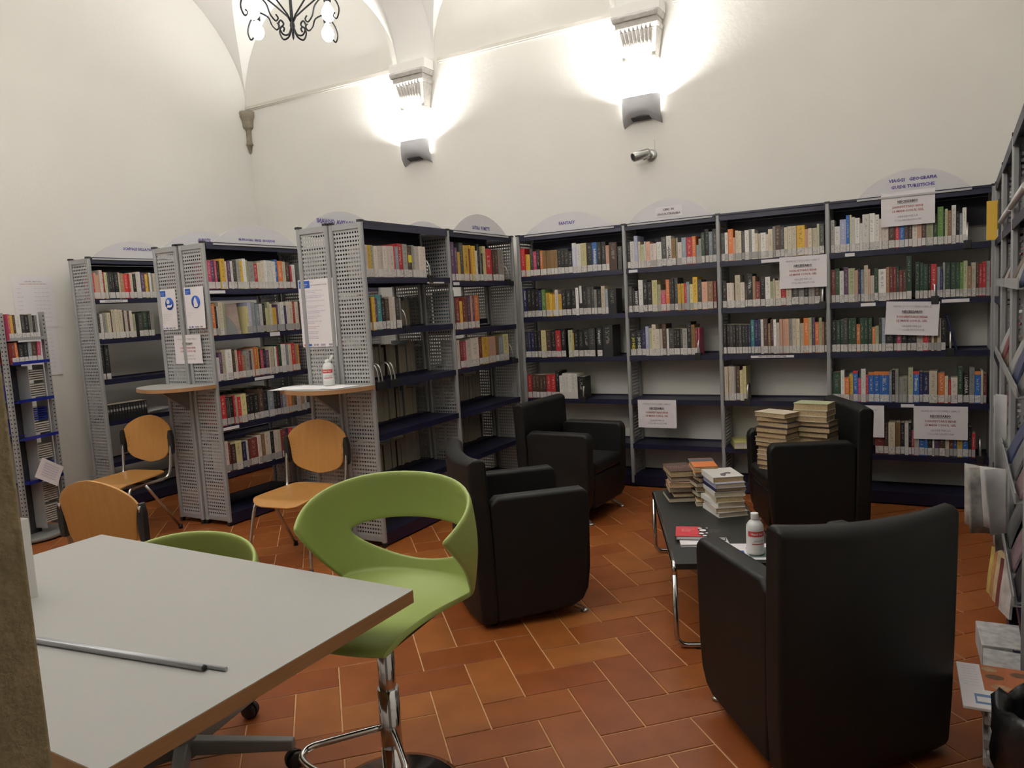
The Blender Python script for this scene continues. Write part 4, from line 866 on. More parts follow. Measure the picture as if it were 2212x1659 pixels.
# ------------------------------------------------------------------ green chairs
def green_shell_parts():
    """front of the seat towards -y, seat height 0"""
    def A(u):
        a = u * math.radians(110); return Vector((.282 * math.sin(a) * (1 - .06 * abs(u) ** 4), .015 + .215 * math.cos(a), .362 - .125 * abs(u) ** 2.2))
    def B(u):
        a = u * math.radians(86); return Vector((.232 * math.sin(a), .125 + .105 * math.cos(a), .020 + .012 * math.cos(a)))
    def P(u, t):
        p = A(u).lerp(B(u), t); k = math.sin(PI * t); a = u * 1.5
        lean = .055 * k * (1 - .6 * abs(u) ** 3)
        p += Vector((math.sin(a) * .020 * k, math.cos(a) * lean * .55, 0)); return p
    uh = .56; tc = .53
    def vt(u): return tc - (.045 * (1 - (abs(u) / uh) ** 4) ** .5 if abs(u) < uh else 0)
    def vb(u): return tc + (.345 * max(0, 1 - (abs(u) / uh) ** 2.0) ** .62 if abs(u) < uh else 0)
    us = [-1, -.96, -.90, -.84, -.78, -.72, -.66, -.60, -.56] + [-.54 + 1.08 * i / 18 for i in range(19)] + [.56, .60, .66, .72, .78, .84, .90, .96, 1]
    bm = bmesh.new(); cols = []
    for u in us:
        a, c = vt(u), vb(u)
        cols.append(([bm.verts.new(P(u, a * i / 5)) for i in range(6)], [bm.verts.new(P(u, c + (1 - c) * i / 4)) for i in range(5)]))
    for (T1, L1), (T2, L2) in zip(cols, cols[1:]):
        for S1, S2 in ((T1, T2), (L1, L2)):
            for i in range(len(S1) - 1): bm.faces.new((S1[i], S2[i], S2[i + 1], S1[i + 1]))
    # seat
    n = 9; prev = [c[1][-1] for c in cols]
    for j in range(1, n + 1):
        w = j / n; row = []
        for k, u in enumerate(us):
            q = B(u); a = u * math.radians(86); s = math.sin(a) / math.sin(math.radians(86))
            hw = .232 - .016 * math.sin(PI * min(1, w * 1.15)) - .078 * w ** 1.3
            fy = -.245 + .02 * s * s
            y = q.y + (fy - q.y) * w
            dish = -.020 * (1 - s * s) * math.sin(PI * w) 
            z = q.z * (1 - w) ** 2 + dish + .012 * abs(s) ** 4 * math.sin(PI * w) - .022 * max(0, (w - .75) / .25) ** 2
            row.append(bm.verts.new((s * hw, y, z)))
        for k in range(len(us) - 1): bm.faces.new((prev[k], prev[k + 1], row[k + 1], row[k]))
        prev = row
    bmesh.ops.remove_doubles(bm, verts=bm.verts, dist=.0006)
    bmesh.ops.recalc_face_normals(bm, faces=bm.faces)
    me = bpy.data.meshes.new('shell'); bm.to_mesh(me); bm.free(); me.materials.append(M_GREEN)
    for p in me.polygons: p.use_smooth = True
    return me
ME_GREEN = green_shell_parts()
def green_chair(label, loc, rot, seat, kind):
    t = thing('swivel_chair', label, 'chair', (loc[0], loc[1], 0), rot, 'green plastic chairs at the table')
    o = link('shell', ME_GREEN, t); o.location = (0, 0, seat); o.scale = (1.05, 1.05, 1.05)
    m = o.modifiers.new('thickness', 'SOLIDIFY'); m.thickness = .016; m.offset = 0
    m = o.modifiers.new('smooth', 'SUBSURF'); m.levels = 1; m.render_levels = 2
    b = MB(); b.box(-.15, .15, -.17, .16, seat - .034, seat - .020); b.box(-.09, .09, -.09, .09, seat - .06, seat - .034); bevel(b.build('seat_plate', M_BLACKPL, t), .006)
    if kind == 'stool':
        b = MB(); b.tube([(0, 0, .16), (0, 0, seat - .05)], .027, 20); b.build('gas_column', M_CHROME, t)
        b = MB(); b.lathe([(0, 0), (.215, 0), (.215, .008), (.19, .016), (.07, .034), (.035, .05), (.033, .17), (0, .17)], seg=36); b.build('base_disc', M_CHROME, t)
        b = MB(); L = []
        for s in (-1, 1):
            L.append([(s * .02, -.02, .235), (s * .13, -.135, .235), (s * .165, -.175, .235), (s * .17, -.205, .233), (s * .15, -.235, .23)])
        pts = smooth([Vector(p) for p in L[0]] + [Vector((-.07, -.265, .23)), Vector((.07, -.265, .23))] + [Vector(p) for p in L[1][::-1]], 5)
        b.tube(pts, .0105, 10); b.build('foot_ring', M_CHROME, t)
        b = MB(); b.tube([(0, 0, .05), (0, 0, .36)], .033, 20); b.build('column_sleeve', M_CHROME, t)
    else:
        b = MB(); b.tube([(0, 0, .09), (0, 0, seat - .05)], .026, 18); b.build('gas_column', M_BLACKPL, t)
        b = MB(); b.lathe([(0, .07), (.045, .07), (.045, .135), (.036, .15), (0, .15)], seg=20); b.build('hub', M_GREYLEG, t)
        for k in range(5):
            a = k * 2 * PI / 5 + math.radians(29) - rot; M = Matrix.Rotation(a, 4, 'Z')
            b = MB(); v = [b.bm.verts.new(M @ Vector(p)) for p in ((.03, -.030, .08), (.375, -.020, .072), (.375, .020, .072), (.03, .030, .08), (.03, -.022, .130), (.375, -.015, .108), (.375, .015, .108), (.03, .022, .130))]
            for f in ((0, 3, 2, 1), (4, 5, 6, 7), (0, 1, 5, 4), (1, 2, 6, 5), (2, 3, 7, 6), (3, 0, 4, 7)): b.bm.faces.new([v[i] for i in f])
            arm = bevel(b.build('base_arm', M_GREYLEG, t), .006)
            Mc = M @ Matrix.Translation((.360, 0, 0)) @ Matrix.Rotation(.7 + k, 4, 'Z')
            b = MB()
            for s in (-1, 1): b.lathe([(0, s * .006), (.024, s * .006), (.029, s * .009), (.029, s * .019), (.022, s * .024), (0, s * .024)], (0.012, 0, .0295), 18, axis='y')
            b.lathe([(.031, -.005), (.033, -.004), (.033, .004), (.031, .005)], (.012, 0, .0295), 18, axis='y'); b.tube([(0, 0, .04), (0, 0, .075)], .006, 8)
            c = b.build('castor', M_BLACKPL, arm); c.matrix_local = Mc
    return t
green_chair('green plastic high swivel chair with chrome column, pushed under the grey table corner', (1.60, -1.955), math.radians(5), .612, 'stool')
green_chair('green plastic swivel chair on grey castor base, mostly hidden behind the grey table', (.87, -2.165), math.radians(13), .395, 'star')

# ------------------------------------------------------------------ wooden chairs
def plywood(outline, fn, th, name, parent, m=M_PLY, grid=14):
    """a bent plywood panel: scanline grid inside a symmetric outline given as half-width(v)"""
    bm = bmesh.new(); V = []
    for v, hw in outline:
        V.append([bm.verts.new(fn((-1 + 2 * i / grid) * hw, v)) for i in range(grid + 1)])
    for a, c in zip(V, V[1:]):
        for i in range(grid): bm.faces.new((a[i], a[i + 1], c[i + 1], c[i]))
    bmesh.ops.remove_doubles(bm, verts=bm.verts, dist=.0004); bmesh.ops.recalc_face_normals(bm, faces=bm.faces)
    me = bpy.data.meshes.new(name); bm.to_mesh(me); bm.free(); me.materials.append(m)
    for p in me.polygons: p.use_smooth = True
    o = link(name, me, parent); s = o.modifiers.new('thickness', 'SOLIDIFY'); s.thickness = th; s.offset = 0
    e = o.modifiers.new('edge', 'BEVEL'); e.width = .0025; e.segments = 2; e.limit_method = 'ANGLE'; e.angle_limit = math.radians(50)
    return o
def wooden_chair(label, loc, rot):
    """front towards -y"""
    t = thing('wooden_chair', label, 'chair', (loc[0], loc[1], 0), rot, 'plywood chairs with chrome legs')
    SZ = .425
    ctl = [Vector((.0, .002)), Vector((.055, .10)), Vector((.13, .165)), Vector((.24, .198)), Vector((.40, .206)), Vector((.60, .222)), Vector((.66, .232)), Vector((.70, .228)), Vector((.80, .200)), Vector((.90, .145)), Vector((.97, .075)), Vector((1.0, .002))]
    prof = [(p.x, max(.0005, p.y)) for p in smooth([Vector((q.x, q.y, 0)) for q in ctl], 3)]
    plywood(prof, lambda x, v: Vector((x, .20 + .035 * v - .55 * x * x + .028, .50 + .352 * v)), .011, 'backrest', t)
    sc = [Vector((0, .095)), Vector((.02, .15)), Vector((.08, .190)), Vector((.2, .208)), Vector((.45, .205)), Vector((.7, .195)), Vector((.9, .18)), Vector((.97, .155)), Vector((1, .10))]
    sprof = [(p.x, p.y) for p in smooth([Vector((q.x, q.y, 0)) for q in sc], 3)]
    def seat(x, v):
        y = -.225 + .43 * v
        z = SZ - .014 * math.sin(PI * min(1, v * 1.1)) * (1 - (x / .21) ** 2) - .035 * max(0, (.16 - v) / .16) ** 2 + .012 * v
        return Vector((x, y, z))
    plywood(sprof, seat, .011, 'seat', t)
    for s in (-1, 1):
        b = MB(); b.tube(smooth([Vector(p) for p in ((s * .236, .222, .735), (s * .236, .20, .60), (s * .232, .185, .48), (s * .226, .165, .42), (s * .215, .12, .398), (s * .205, -.02, .394), (s * .202, -.13, .388), (s * .205, -.168, .368), (s * .222, -.20, .20), (s * .240, -.232, .012))], 5), .0105, 9); b.build('front_leg', M_CHROME, t)
        b = MB(); b.tube([(s * .204, -.03, .392), (s * .212, .03, .30), (s * .238, .215, .012)], .0105, 9); b.build('rear_leg', M_CHROME, t)
        for y in (-.232, .215):
            b = MB(); b.lathe([(0, 0), (.016, 0), (.014, .03), (.011, .032), (0, .032)], (s * .239, y, 0), 12); b.build('foot_cap', M_BLACKPL, t)
        b = MB(); b.poly([(-.016, .57), (.012, .57), (.02, .62), (.02, .70), (.008, .745), (-.008, .745), (-.018, .70)], -.017, .015, 0, 'xz'); o = b.build('back_holder', M_BLACKPL, t); o.location = (s * .236, .212, 0); bevel(o, .004)
        for z in (.625, .69):
            b = MB(); b.lathe([(.006, 0), (.005, -.003), (0, -.004)], (s * .188, .222 + .035 * ((z - .5) / .352) - .55 * .188 ** 2 - .0005, z), 10, axis='y'); b.build('screw', mat('brass', (.55, .36, .12), .35, metal=.8), t)
    b = MB(); b.tube([(-.204, -.02, .392), (.204, -.02, .392)], .010, 8); b.tube([(-.215, .12, .398), (.215, .12, .398)], .010, 8); b.build('seat_support', M_BLACKPL, t)
    return t
wooden_chair('honey plywood chair with chrome legs at the end desk with the gel bottle', (-.375, -.345), math.radians(6))
wooden_chair('honey plywood chair with chrome legs in front of the two handwashing notices', (-2.02, -.40), math.radians(8))
wooden_chair('honey plywood chair seen from its back, beyond the grey table', (-.235, -1.50), math.radians(190))

# ------------------------------------------------------------------ black armchairs
def armchair(label, loc, rot, seat_books=False):
    """front towards -y; width 0.62, depth 0.60"""
    t = thing('armchair', label, 'armchair', (loc[0], loc[1], 0), rot, 'black leather armchairs round the coffee table')
    W2, D0, D1 = .305, -.29, .29
    def side_panel(s):
        x0, x1 = (s * W2, s * (W2 - .085))
        out = [(D0 + .10, .058), (.15, .030), (.19, .030), (.20, .60), (.16, .632), (D0 + .03, .632), (D0 + .004, .612), (D0 - .002, .58), (D0 + .006, .25), (D0 + .02, .14), (D0 + .05, .085)]
        b = MB(); b.poly(out, min(x0, x1), max(x0, x1), 0, 'yz'); return bevel(b.build('arm', M_LEATHER, t), .018, 3)
    side_panel(1); side_panel(-1)
    # backrest: tall slab, bowed in plan, leaning back a little
    bm = bmesh.new(); n = 12; zs = [.022, .05, .2, .4, .6, .74, .795, .812]; G = {}
    for i in range(n + 1):
        u = -1 + 2 * i / n
        for j, z in enumerate(zs):
            w = W2 + .004 - .012 * max(0, (.25 - z) / .25); lean = .028 * (z / .8); bow = .045 * (1 - u * u)
            top = .012 * u * u if j >= 5 else 0
            for k, y in ((0, .175), (1, .262)):
                yy = y + lean + bow * (.85 if k == 0 else 1.0)
                if j == len(zs) - 1: yy += .03 if k == 0 else -.03
                if j == 0: yy += .015 if k == 0 else -.012
                G[i, j, k] = bm.verts.new((u * w, yy, z + top))
    for i in range(n):
        for j in range(len(zs) - 1):
            bm.faces.new((G[i, j, 0], G[i + 1, j, 0], G[i + 1, j + 1, 0], G[i, j + 1, 0])); bm.faces.new((G[i, j, 1], G[i, j + 1, 1], G[i + 1, j + 1, 1], G[i + 1, j, 1]))
        bm.faces.new((G[i, 0, 0], G[i, 0, 1], G[i + 1, 0, 1], G[i + 1, 0, 0])); J = len(zs) - 1
        bm.faces.new((G[i, J, 0], G[i + 1, J, 0], G[i + 1, J, 1], G[i, J, 1]))
    for i, fl in ((0, 1), (n, 0)):
        for j in range(len(zs) - 1):
            q = (G[i, j, 0], G[i, j + 1, 0], G[i, j + 1, 1], G[i, j, 1]); bm.faces.new(q)
    bmesh.ops.recalc_face_normals(bm, faces=bm.faces)
    me = bpy.data.meshes.new('backrest'); bm.to_mesh(me); bm.free(); me.materials.append(M_LEATHER)
    bevel(link('backrest', me, t), .014, 3, 35)
    b = MB(); b.box(-W2 + .087, W2 - .087, D0 + .012, .20, .10, .33); bevel(b.build('seat_base', M_LEATHER, t), .02, 3)
    b = MB(); b.box(-W2 + .088, W2 - .088, D0 + .004, .205, .332, .425); bevel(b.build('seat_cushion', M_LEATHER, t), .03, 4)
    for s in (-1, 1):
        b = MB(); b.tube([(s * .23, D0 + .13, .075), (s * .235, D0 + .09, .045), (s * .245, D0 + .035, .012)], .016, 10, r2=.011); b.lathe([(0, 0), (.020, 0), (.018, .012), (0, .013)], (s * .247, D0 + .03, 0), 14); b.build('foot', M_STEEL, t)
        b = MB(); b.lathe([(0, 0), (.022, 0), (.020, .034), (0, .034)], (s * .23, .20, 0), 14); b.build('rear_foot', M_BLACKPL, t)
    return t
# rotation: front (-y) turned to face the coffee table
def face(deg): return math.radians(deg + 90)
armchair('black leather armchair seen from behind, nearest the green high chair', (1.235, -.435), face(43))
armchair('black leather armchair in the corner in front of the FANTASY bay', (.83, 1.145), face(-4))
ARMC = armchair('black leather armchair loaded with two piles of old books', (2.415, 1.13), face(204))
armchair('large black leather armchair with its back to the doorway, nearest of the four', (2.735, -1.035), face(131))

# ------------------------------------------------------------------ coffee table
CA = math.atan2(1.159, -.476); CZ = .380
CT = thing('coffee_table', 'low black coffee table with chrome tube legs between the armchairs', 'coffee table', (2.100, .004, 0), CA)
# local x along the length (away from the doorway), y to the left of it
CL, CW = .625, .2265
b = MB(); b.poly(rrect(-CL, CL, -CW, CW, .012), CZ - .026, CZ, 0, 'xy'); bevel(b.build('table_top', M_BLACKLAM, CT), .002)
for s in (-1, 1):
    x = s * (CL - .012); pts = []
    for (y, z) in [(CW + .004, CZ - .05)] + [(CW + .004, .06)] + [(CW + .004 - .045 * (1 - math.cos(a)), .057 - .045 * math.sin(a)) for a in (.4, .8, 1.2, PI / 2)]: pts.append((x, y, z))
    pts = pts + [(p[0], -p[1], p[2]) for p in pts[::-1]]
    b = MB(); b.tube(pts, .0115, 10); b.build('leg_frame', M_CHROME, CT)
    for y in (-.13, .13):
        b = MB(); b.box(x - .013, x + .013, y - .02, y + .02, 0, .006); b.build('foot_pad', M_BLACKPL, CT)
for s in (-1, 1):
    b = MB(); y = s * (CW + .004); b.tube([(-CL + .012, y, CZ - .055), (-CL + .012, y, CZ - .02), (-CL + .022, y, CZ - .011), (-CL + .06, y, CZ - .010), (CL - .06, y, CZ - .010), (CL - .022, y, CZ - .011), (CL - .012, y, CZ - .02), (CL - .012, y, CZ - .055)], .0115, 10); b.build('side_rail', M_CHROME if s < 0 else M_CHROME, CT)

def lying_book(name, label, loc, rot, w, l, th, cover, group, pages=M_OLDPAGES, spine='x-'):
    """flat book: width along x (spine at -x), length along y"""
    t = thing(name, label, 'book', loc, rot, group); c = min(.003, th * .09)
    b = MB(); b.box(-w / 2, w / 2, -l / 2, l / 2, 0, c); b.box(-w / 2, w / 2, -l / 2, l / 2, th - c, th); b.box(-w / 2, -w / 2 + .003, -l / 2, l / 2, c, th - c); b.build('cover', cover, t)
    b = MB(); b.box(-w / 2 + .003, w / 2 - .0035, -l / 2 + .003, l / 2 - .003, c, th - c); b.build('page_block', pages, t)
    return t
def bcol(i): return book_material('KWMrICsgqNWT'[i % 12])
POS = ['lowest', 'second', 'third', 'fourth', 'fifth', 'sixth', 'seventh', 'eighth', 'ninth', 'tenth', 'eleventh', 'twelfth']
def stack(x, y, z, rot, ths, where, group, w=(.12, .15), l=(.19, .215), covers='WKCIWM', pages=(M_PAGES, M_OLDPAGES), jit=.10, top=None):
    n = len(ths); zz = z
    for i, th in enumerate(ths):
        nm = 'topmost' if i == n - 1 else POS[i] if i == 0 else POS[i] + ' from bottom'
        cv = book_material(covers[i % len(covers)]); word = BC[covers[i % len(covers)]][1]
        r = rot + rnd.uniform(-jit, jit)
        lab = '%s worn %s paperback in the %s' % (nm, word, where)
        o = lying_book('book', lab, (x + rnd.uniform(-.010, .010), y + rnd.uniform(-.010, .010), zz), r, rnd.uniform(*w), rnd.uniform(*l), th - .0008, cv, group, pages[i % len(pages)])
        zz += th
    return zz, o
m_org = math.radians(40)
zt, o = stack(2.135, .185, CZ + .0005, math.radians(32), (.026, .024, .026, .030, .026, .020, .026, .030), 'nearest coffee table pile', 'old books piled on the coffee table', (.145, .165), (.205, .22), 'WIWCWNLW')
b = MB(); b.poly([(-.01, -.085), (.012, -.03), (.03, -.04), (.04, -.015), (.02, -.005), (-.02, -.03), (-.028, -.07)], .0298, .0302, 0, 'xy'); b.build('printed_figure', M_INK, o)
zt, o = stack(1.845, .375, CZ + .0005, math.radians(206), (.028, .024, .034, .028, .028, .036), 'far left coffee table pile', 'old books piled on the coffee table', (.115, .15), (.18, .215), 'KMTSKM', jit=.16)
for k, s in enumerate(('IL SENSO', 'DEL MARE')):
    text(s, .030, mat('pink_title', (.5, .3, .28), .7), o, .0, .02 - .035 * k, .0365, 'title', face='xy', rot=0)
zt, o = stack(1.995, .345, CZ + .0005, math.radians(208), (.026, .022, .030, .028, .026, .028, .030, .032), 'middle coffee table pile', 'old books piled on the coffee table', (.12, .15), (.19, .215), 'CYKCMKMO', jit=.14)
b = MB(); b.box(-.066, .066, -.10, -.02, .0312, .0316); b.build('printed_band', M_INK, o)
G2 = 'books lying at the near end of the coffee table'
b1 = lying_book('book', 'thin white brochure under the red and black book on the coffee table', (2.150, -.305, CZ + .0005), math.radians(22), .215, .215, .012, M_PAPER, G2, M_PAPER)
b = MB(); b.poly([(.03, .05), (.10, .05), (.10, .10), (.06, .09)], .0121, .0124, 0, 'xy'); b.build('orange_print', mat('orange_ink', (.62, .16, .03), .6), b1)
b2 = lying_book('book', 'red and black paperback with white splash lying on the coffee table', (2.135, -.285, CZ + .0130), math.radians(16), .225, .150, .018, M_BLACKLAM, G2, M_PAPER)
b = MB(); b.poly([(-.1115, -.0745), (.015, -.0745), (-.012, -.04), (.0, -.01), (-.012, .03), (.002, .0745), (-.1115, .0745)], .01795, .0184, 0, 'xy'); b.build('red_cover_half', mat('red_cover', (.60, .045, .06), .5), b2)
for i, (x, y, r) in enumerate(((.0, .05, .010), (.012, .02, .016), (.005, -.03, .012), (.02, -.06, .010), (.03, -.02, .006), (.032, .055, .006))):
    b = MB(); b.poly(arc(x, y, r, 0, 2 * PI, 10)[:-1], .0183, .0187, 0, 'xy'); b.build('white_splash', M_PAPER, b2)
for i, s in enumerate(('Questo e un', 'libro letto', 'da molti')): text(s, .0115, M_PAPER, b2, -.085, .035 - .016 * i, .0188, 'cover_text', face='xy', align='LEFT')
for i, s in enumerate(('storie di', 'uomini e', 'di terre')): text(s, .013, M_GINK, b2, .045, .03 - .018 * i, .0186, 'cover_text', face='xy', align='LEFT')
t = flat_sheet('printed_sheet', 'white printed sheet under the gel bottle on the coffee table', 'paper', 2.375, -.405, CZ + .0014, .297, .21, math.radians(20))
b = MB(); b.box(.0, .115, -.0012, -.0006, -.08, .05); b.build('dark_print', mat('grey_green_print', (.12, .17, .16), .6), t)
b = MB(); b.box(-.06, .0, -.0016, -.0006, -.05, .02); b.build('white_panel', M_PAPER, t); b = MB(); b.box(-.055, -.015, -.0020, -.0016, -.03, .005); b.build('blue_emblem', M_BINK, t)
gel_bottle('white gel bottle with screw cap standing on the coffee table', 2.413, -.423, CZ + .0032, math.radians(18), False, 1.07)
# piles on the armchair
def on_chair(lx, ly): return ARMC.matrix_basis @ Vector((lx, ly, 0))
ac = face(204); M = Matrix.Translation((2.415, 1.13, 0)) @ Matrix.Rotation(ac, 4, 'Z')
p = M @ Vector((.015, -.165, 0)); q = M @ Vector((.04, .045, 0))
stack(p.x, p.y, .4255, math.radians(246), (.024, .034, .028, .030, .028, .026, .030, .030, .034, .034, .030, .028), 'front pile on the armchair', 'old books piled on the armchair', (.13, .15), (.20, .225), 'CMCICMCTMNTC', (M_OLDPAGES,), .10)
zt, o = stack(q.x, q.y, .4255, math.radians(255), (.034, .036, .032, .034, .030, .034, .032, .034, .030, .034, .036, .040), 'rear pile on the armchair', 'old books piled on the armchair', (.13, .15), (.20, .22), 'MCMTMCMKMCCl', (M_OLDPAGES,), .06)
o['label'] = 'topmost pale green covered book of the rear pile on the book-laden armchair'
# ------------------------------------------------------------------ media tower by the cream wall
TWX, TWY, TWR = -2.765, -.715, math.radians(13)      # local +x face looks towards the bookcases, -y face towards the door
t = TW = thing('media_tower', 'round-based grey steel media tower with blue shelves and racks of discs', 'media tower', (TWX, TWY, 0), TWR)
h2 = .165
b = MB(); b.lathe([(0, .012), (.235, .012), (.24, .018), (.24, .034), (.23, .040), (0, .040)], seg=40); b.build('base_disc', M_GREYLEG, t)
b = MB(); b.lathe([(0, 0), (.22, 0), (.22, .012), (0, .012)], seg=32); b.build('turntable', M_BLACKPL, t)
for sx in (-1, 1):
    for sy in (-1, 1):
        b = MB(); x, y = sx * h2, sy * h2; b.box(x - .014, x + .014, y - .014, y + .014, .04, 1.665)
        po = b.build('corner_post', M_GREY, t)
        b = MB()
        for k in range(52):
            z = .10 + .03 * k
            if sx > 0: b.box(x + .0138, x + .0146, y - .005, y + .005, z, z + .010)
            if sy < 0: b.box(x - .005, x + .005, y - .0146, y - .0138, z, z + .010)
        if sx > 0 or sy < 0:
            s_ = b.build('slot_holes', M_BLACKPL, po); s_['kind'] = 'stuff'
b = MB(); b.box(-.05, .05, -.05, .05, .04, 1.64); b.build('core', mat('dark_grey_steel', (.035, .036, .04), .5), t)
M_CASE = mat('disc_case_edge', (.47, .45, .40), .5)
def face_loc(f, u, d, z):
    """u across the face, d outwards from the tower axis"""
    return (d, u, z) if f == 'x' else (u, -d, z)
def tbox(b, f, u0, u1, d0, d1, z0, z1):
    p, q = face_loc(f, u0, d0, z0), face_loc(f, u1, d1, z1)
    b.box(min(p[0], q[0]), max(p[0], q[0]), min(p[1], q[1]), max(p[1], q[1]), z0, z1)
for f in ('x', 'y'):
    for z in ((.445, .76, 1.03, 1.30, 1.47) if f == 'x' else (.79, 1.03, 1.26, 1.42)):
        b = MB(); tbox(b, f, -.145, .145, .06, .215 if f == 'x' else .20, z - .004, z); tbox(b, f, -.145, .145, .205 if f == 'x' else .195, .215 if f == 'x' else .20, z, z + .018)
        b.build('blue_shelf' if z < 1.4 else 'shelf', M_BLUEPX if z < 1.4 else M_GREY, t)
        if f == 'y' and z < 1.1:
            b = MB(); tbox(b, f, -.13, .13, .165, .170, z + .02, z + .13); b.build('blue_flap', M_BLUEPX, t)
# racks of disc cases, each case a thing of its own inside the rack
def discs(f, z0, n, blue=False, gr=''):
    for k in range(n):
        z = z0 + .0165 * k
        b = MB(); tbox(b, f, -.062, .062, .055, .160, 0, .0095); o = b.build('disc_case', M_BLUEPX if blue else M_CASE); o.matrix_world = Matrix.Translation((TWX, TWY, z)) @ Matrix.Rotation(TWR, 4, 'Z') @ (Matrix.Translation((0, .062, 0)) if f == 'x' else Matrix.Translation((0, 0, 0)))
        w = '%s from bottom of the %s of the media tower' % (ordinal(k + 1), gr)
        tag(o, ('blue-edged disc case, ' if blue else 'pale disc case, ') + w, 'disc case', 'disc cases in the media tower')
for z0, n, blue, gr in ((.12, 8, False, 'lowest side rack'), (.275, 8, False, 'second side rack'), (.47, 6, True, 'blue side rack'), (.59, 7, False, 'fourth side rack'), (.785, 5, False, 'fifth side rack'), (.88, 6, True, 'upper blue side rack'), (1.05, 6, False, 'seventh side rack'), (1.17, 5, False, 'top side rack')):
    discs('x', z0, n, blue, gr)
for z0, n, gr in ((.35, 9, 'lower front rack'), (.58, 8, 'middle front rack'), (.90, 5, 'upper front rack')): discs('y', z0, n, False, gr)
for f, off in (('x', .0), ('x', .13), ('y', .07), ('y', -.07)):
    b = MB(); tbox(b, f, off - .0025, off + .0025, .06, .165, .08, 1.28); b.build('rack_divider', M_GREY, t)
MT = Matrix.Translation((TWX, TWY, 0)) @ Matrix.Rotation(TWR, 4, 'Z')
def tower_books(z, items, where):
    y = -.135
    for i, (c, w, h, lean) in enumerate(items):
        o = link('book', book_mesh(w - .001, h, .13, c)); o.matrix_world = MT @ Matrix.Translation((.195, y + w / 2, z + .0006 + (.002 if lean else 0))) @ Matrix.Rotation(HP, 4, 'Z') @ Matrix.Rotation(lean, 4, 'Y')
        tag(o, '%s book, %s from left on the %s shelf of the media tower' % (BC[c][1], ordinal(i + 1), where), 'book', 'books on the media tower')
        l = link('spine_label', ME_LABEL, o); l.location = (0, 0, .006); l.scale = (w * .93, 1, .042); y += w
tower_books(1.47, [('p', .014, .185, 0), ('Y', .024, .175, 0), ('M', .020, .178, 0), ('W', .042, .18, 0), ('G', .030, .178, 0), ('K', .034, .176, 0), ('g', .030, .182, 0), ('K', .018, .17, 0), ('g', .022, .172, 0)], 'top')
tower_books(1.30, [('r', .03, .15, 0), ('O', .022, .152, -.03), ('K', .045, .14, 0), ('K', .03, .145, 0), ('s', .03, .15, .06), ('M', .04, .15, .04), ('p', .03, .15, .09)], 'second')
def cover(label, z, h, m, extra):
    t = thing('display_book', label, 'book', group='books facing out on the media tower'); t.matrix_world = MT @ Matrix.Translation((-.03, -.185, z + .001)) @ Matrix.Rotation(math.radians(-6), 4, 'X')
    b = MB(); b.box(-.115, .115, -.006, .006, 0, h); b.build('cover', m, t); extra(t)
def portrait(t):
    b = MB(); b.poly([(-.09, .0), (-.075, .06), (-.02, .085), (.05, .08), (.10, .05), (.11, 0)], -.0075, -.006); b.build('printed_jacket', mat('dark_jacket_print', (.03, .025, .04), .5), t)
    b = MB(); b.poly([(p.x, p.y) for p in smooth([Vector(q) for q in ((.0, .07), (.055, .065), (.066, .10), (.075, .125), (.062, .165), (.02, .178), (-.02, .16), (-.025, .11))], 3, True)], -.009, -.0075); b.build('printed_face', mat('skin_print', (.36, .2, .14), .5), t)
    b = MB(); b.poly([(-.035, .11), (-.03, .17), (.01, .197), (.055, .19), (.066, .165), (.03, .165), (.0, .14), (-.01, .10)], -.0105, -.009); b.build('printed_hair', mat('hair_print', (.05, .03, .02), .5), t)
cover('book with a portrait of a dark-haired person on its cover, top of the media tower', 1.425, .225, mat('grey_photo_cover', (.26, .255, .24), .5, noise=.25, nscale=6), portrait)
def walker(t):
    b = MB(); b.poly([(-.02, .0), (-.026, .06), (-.012, .10), (-.02, .12), (-.006, .145), (.012, .142), (.016, .12), (.034, .10), (.038, .05), (.026, .04), (.03, .0), (.014, .0), (.008, .045), (-.004, .0)], -.0072, -.006); b.build('printed_figure', mat('dark_figure_print', (.06, .065, .07), .5), t)
cover('grey book with a dark walking figure on its cover, below the portrait book', 1.265, .152, mat('misty_cover', (.30, .32, .33), .5, noise=.3, nscale=8), walker)
t = sheet('leaflet', 'white printed leaflet hanging crooked from the side of the media tower', 'paper', MT @ Matrix.Translation((.235, .01, .50)) @ Matrix.Rotation(HP, 4, 'Z') @ Matrix.Rotation(math.radians(33), 4, 'Y'), .20, .15, curl=.01)
for j in range(6): text('informazioni per gli utenti', .012, M_PINK, t, 0, .05 - .018 * j, -.003 - .001 * j, bold=.0002)

# ------------------------------------------------------------------ magazine shelving on the right wall
RA = -HP - math.radians(1.95); R0 = Vector((3.431, 1.900, 0)); RD = Vector((-math.sin(math.radians(1.95)), -math.cos(math.radians(1.95)), 0))
LR = (1.745, 1.401, 1.057, .709, .349)
RB_ = []
for i in range(3):
    lab = ['corner bay of the right-hand shelving, with a yellow book at the top', 'middle bay of the right-hand magazine shelving, full of newspapers', 'near bay of the right-hand magazine shelving, above the bin bag'][i]
    RB_.append(make_bay('R%d' % i, lab, tuple(R0 + RD * (.907 * i)), RA, .907, LR if i == 0 else (1.745, .349), 'bays of the right-hand magazine shelving', first=(i == 0), last=True))
def MR(i): return Matrix.Translation(R0 + RD * (.907 * i)) @ Matrix.Rotation(RA, 4, 'Z')
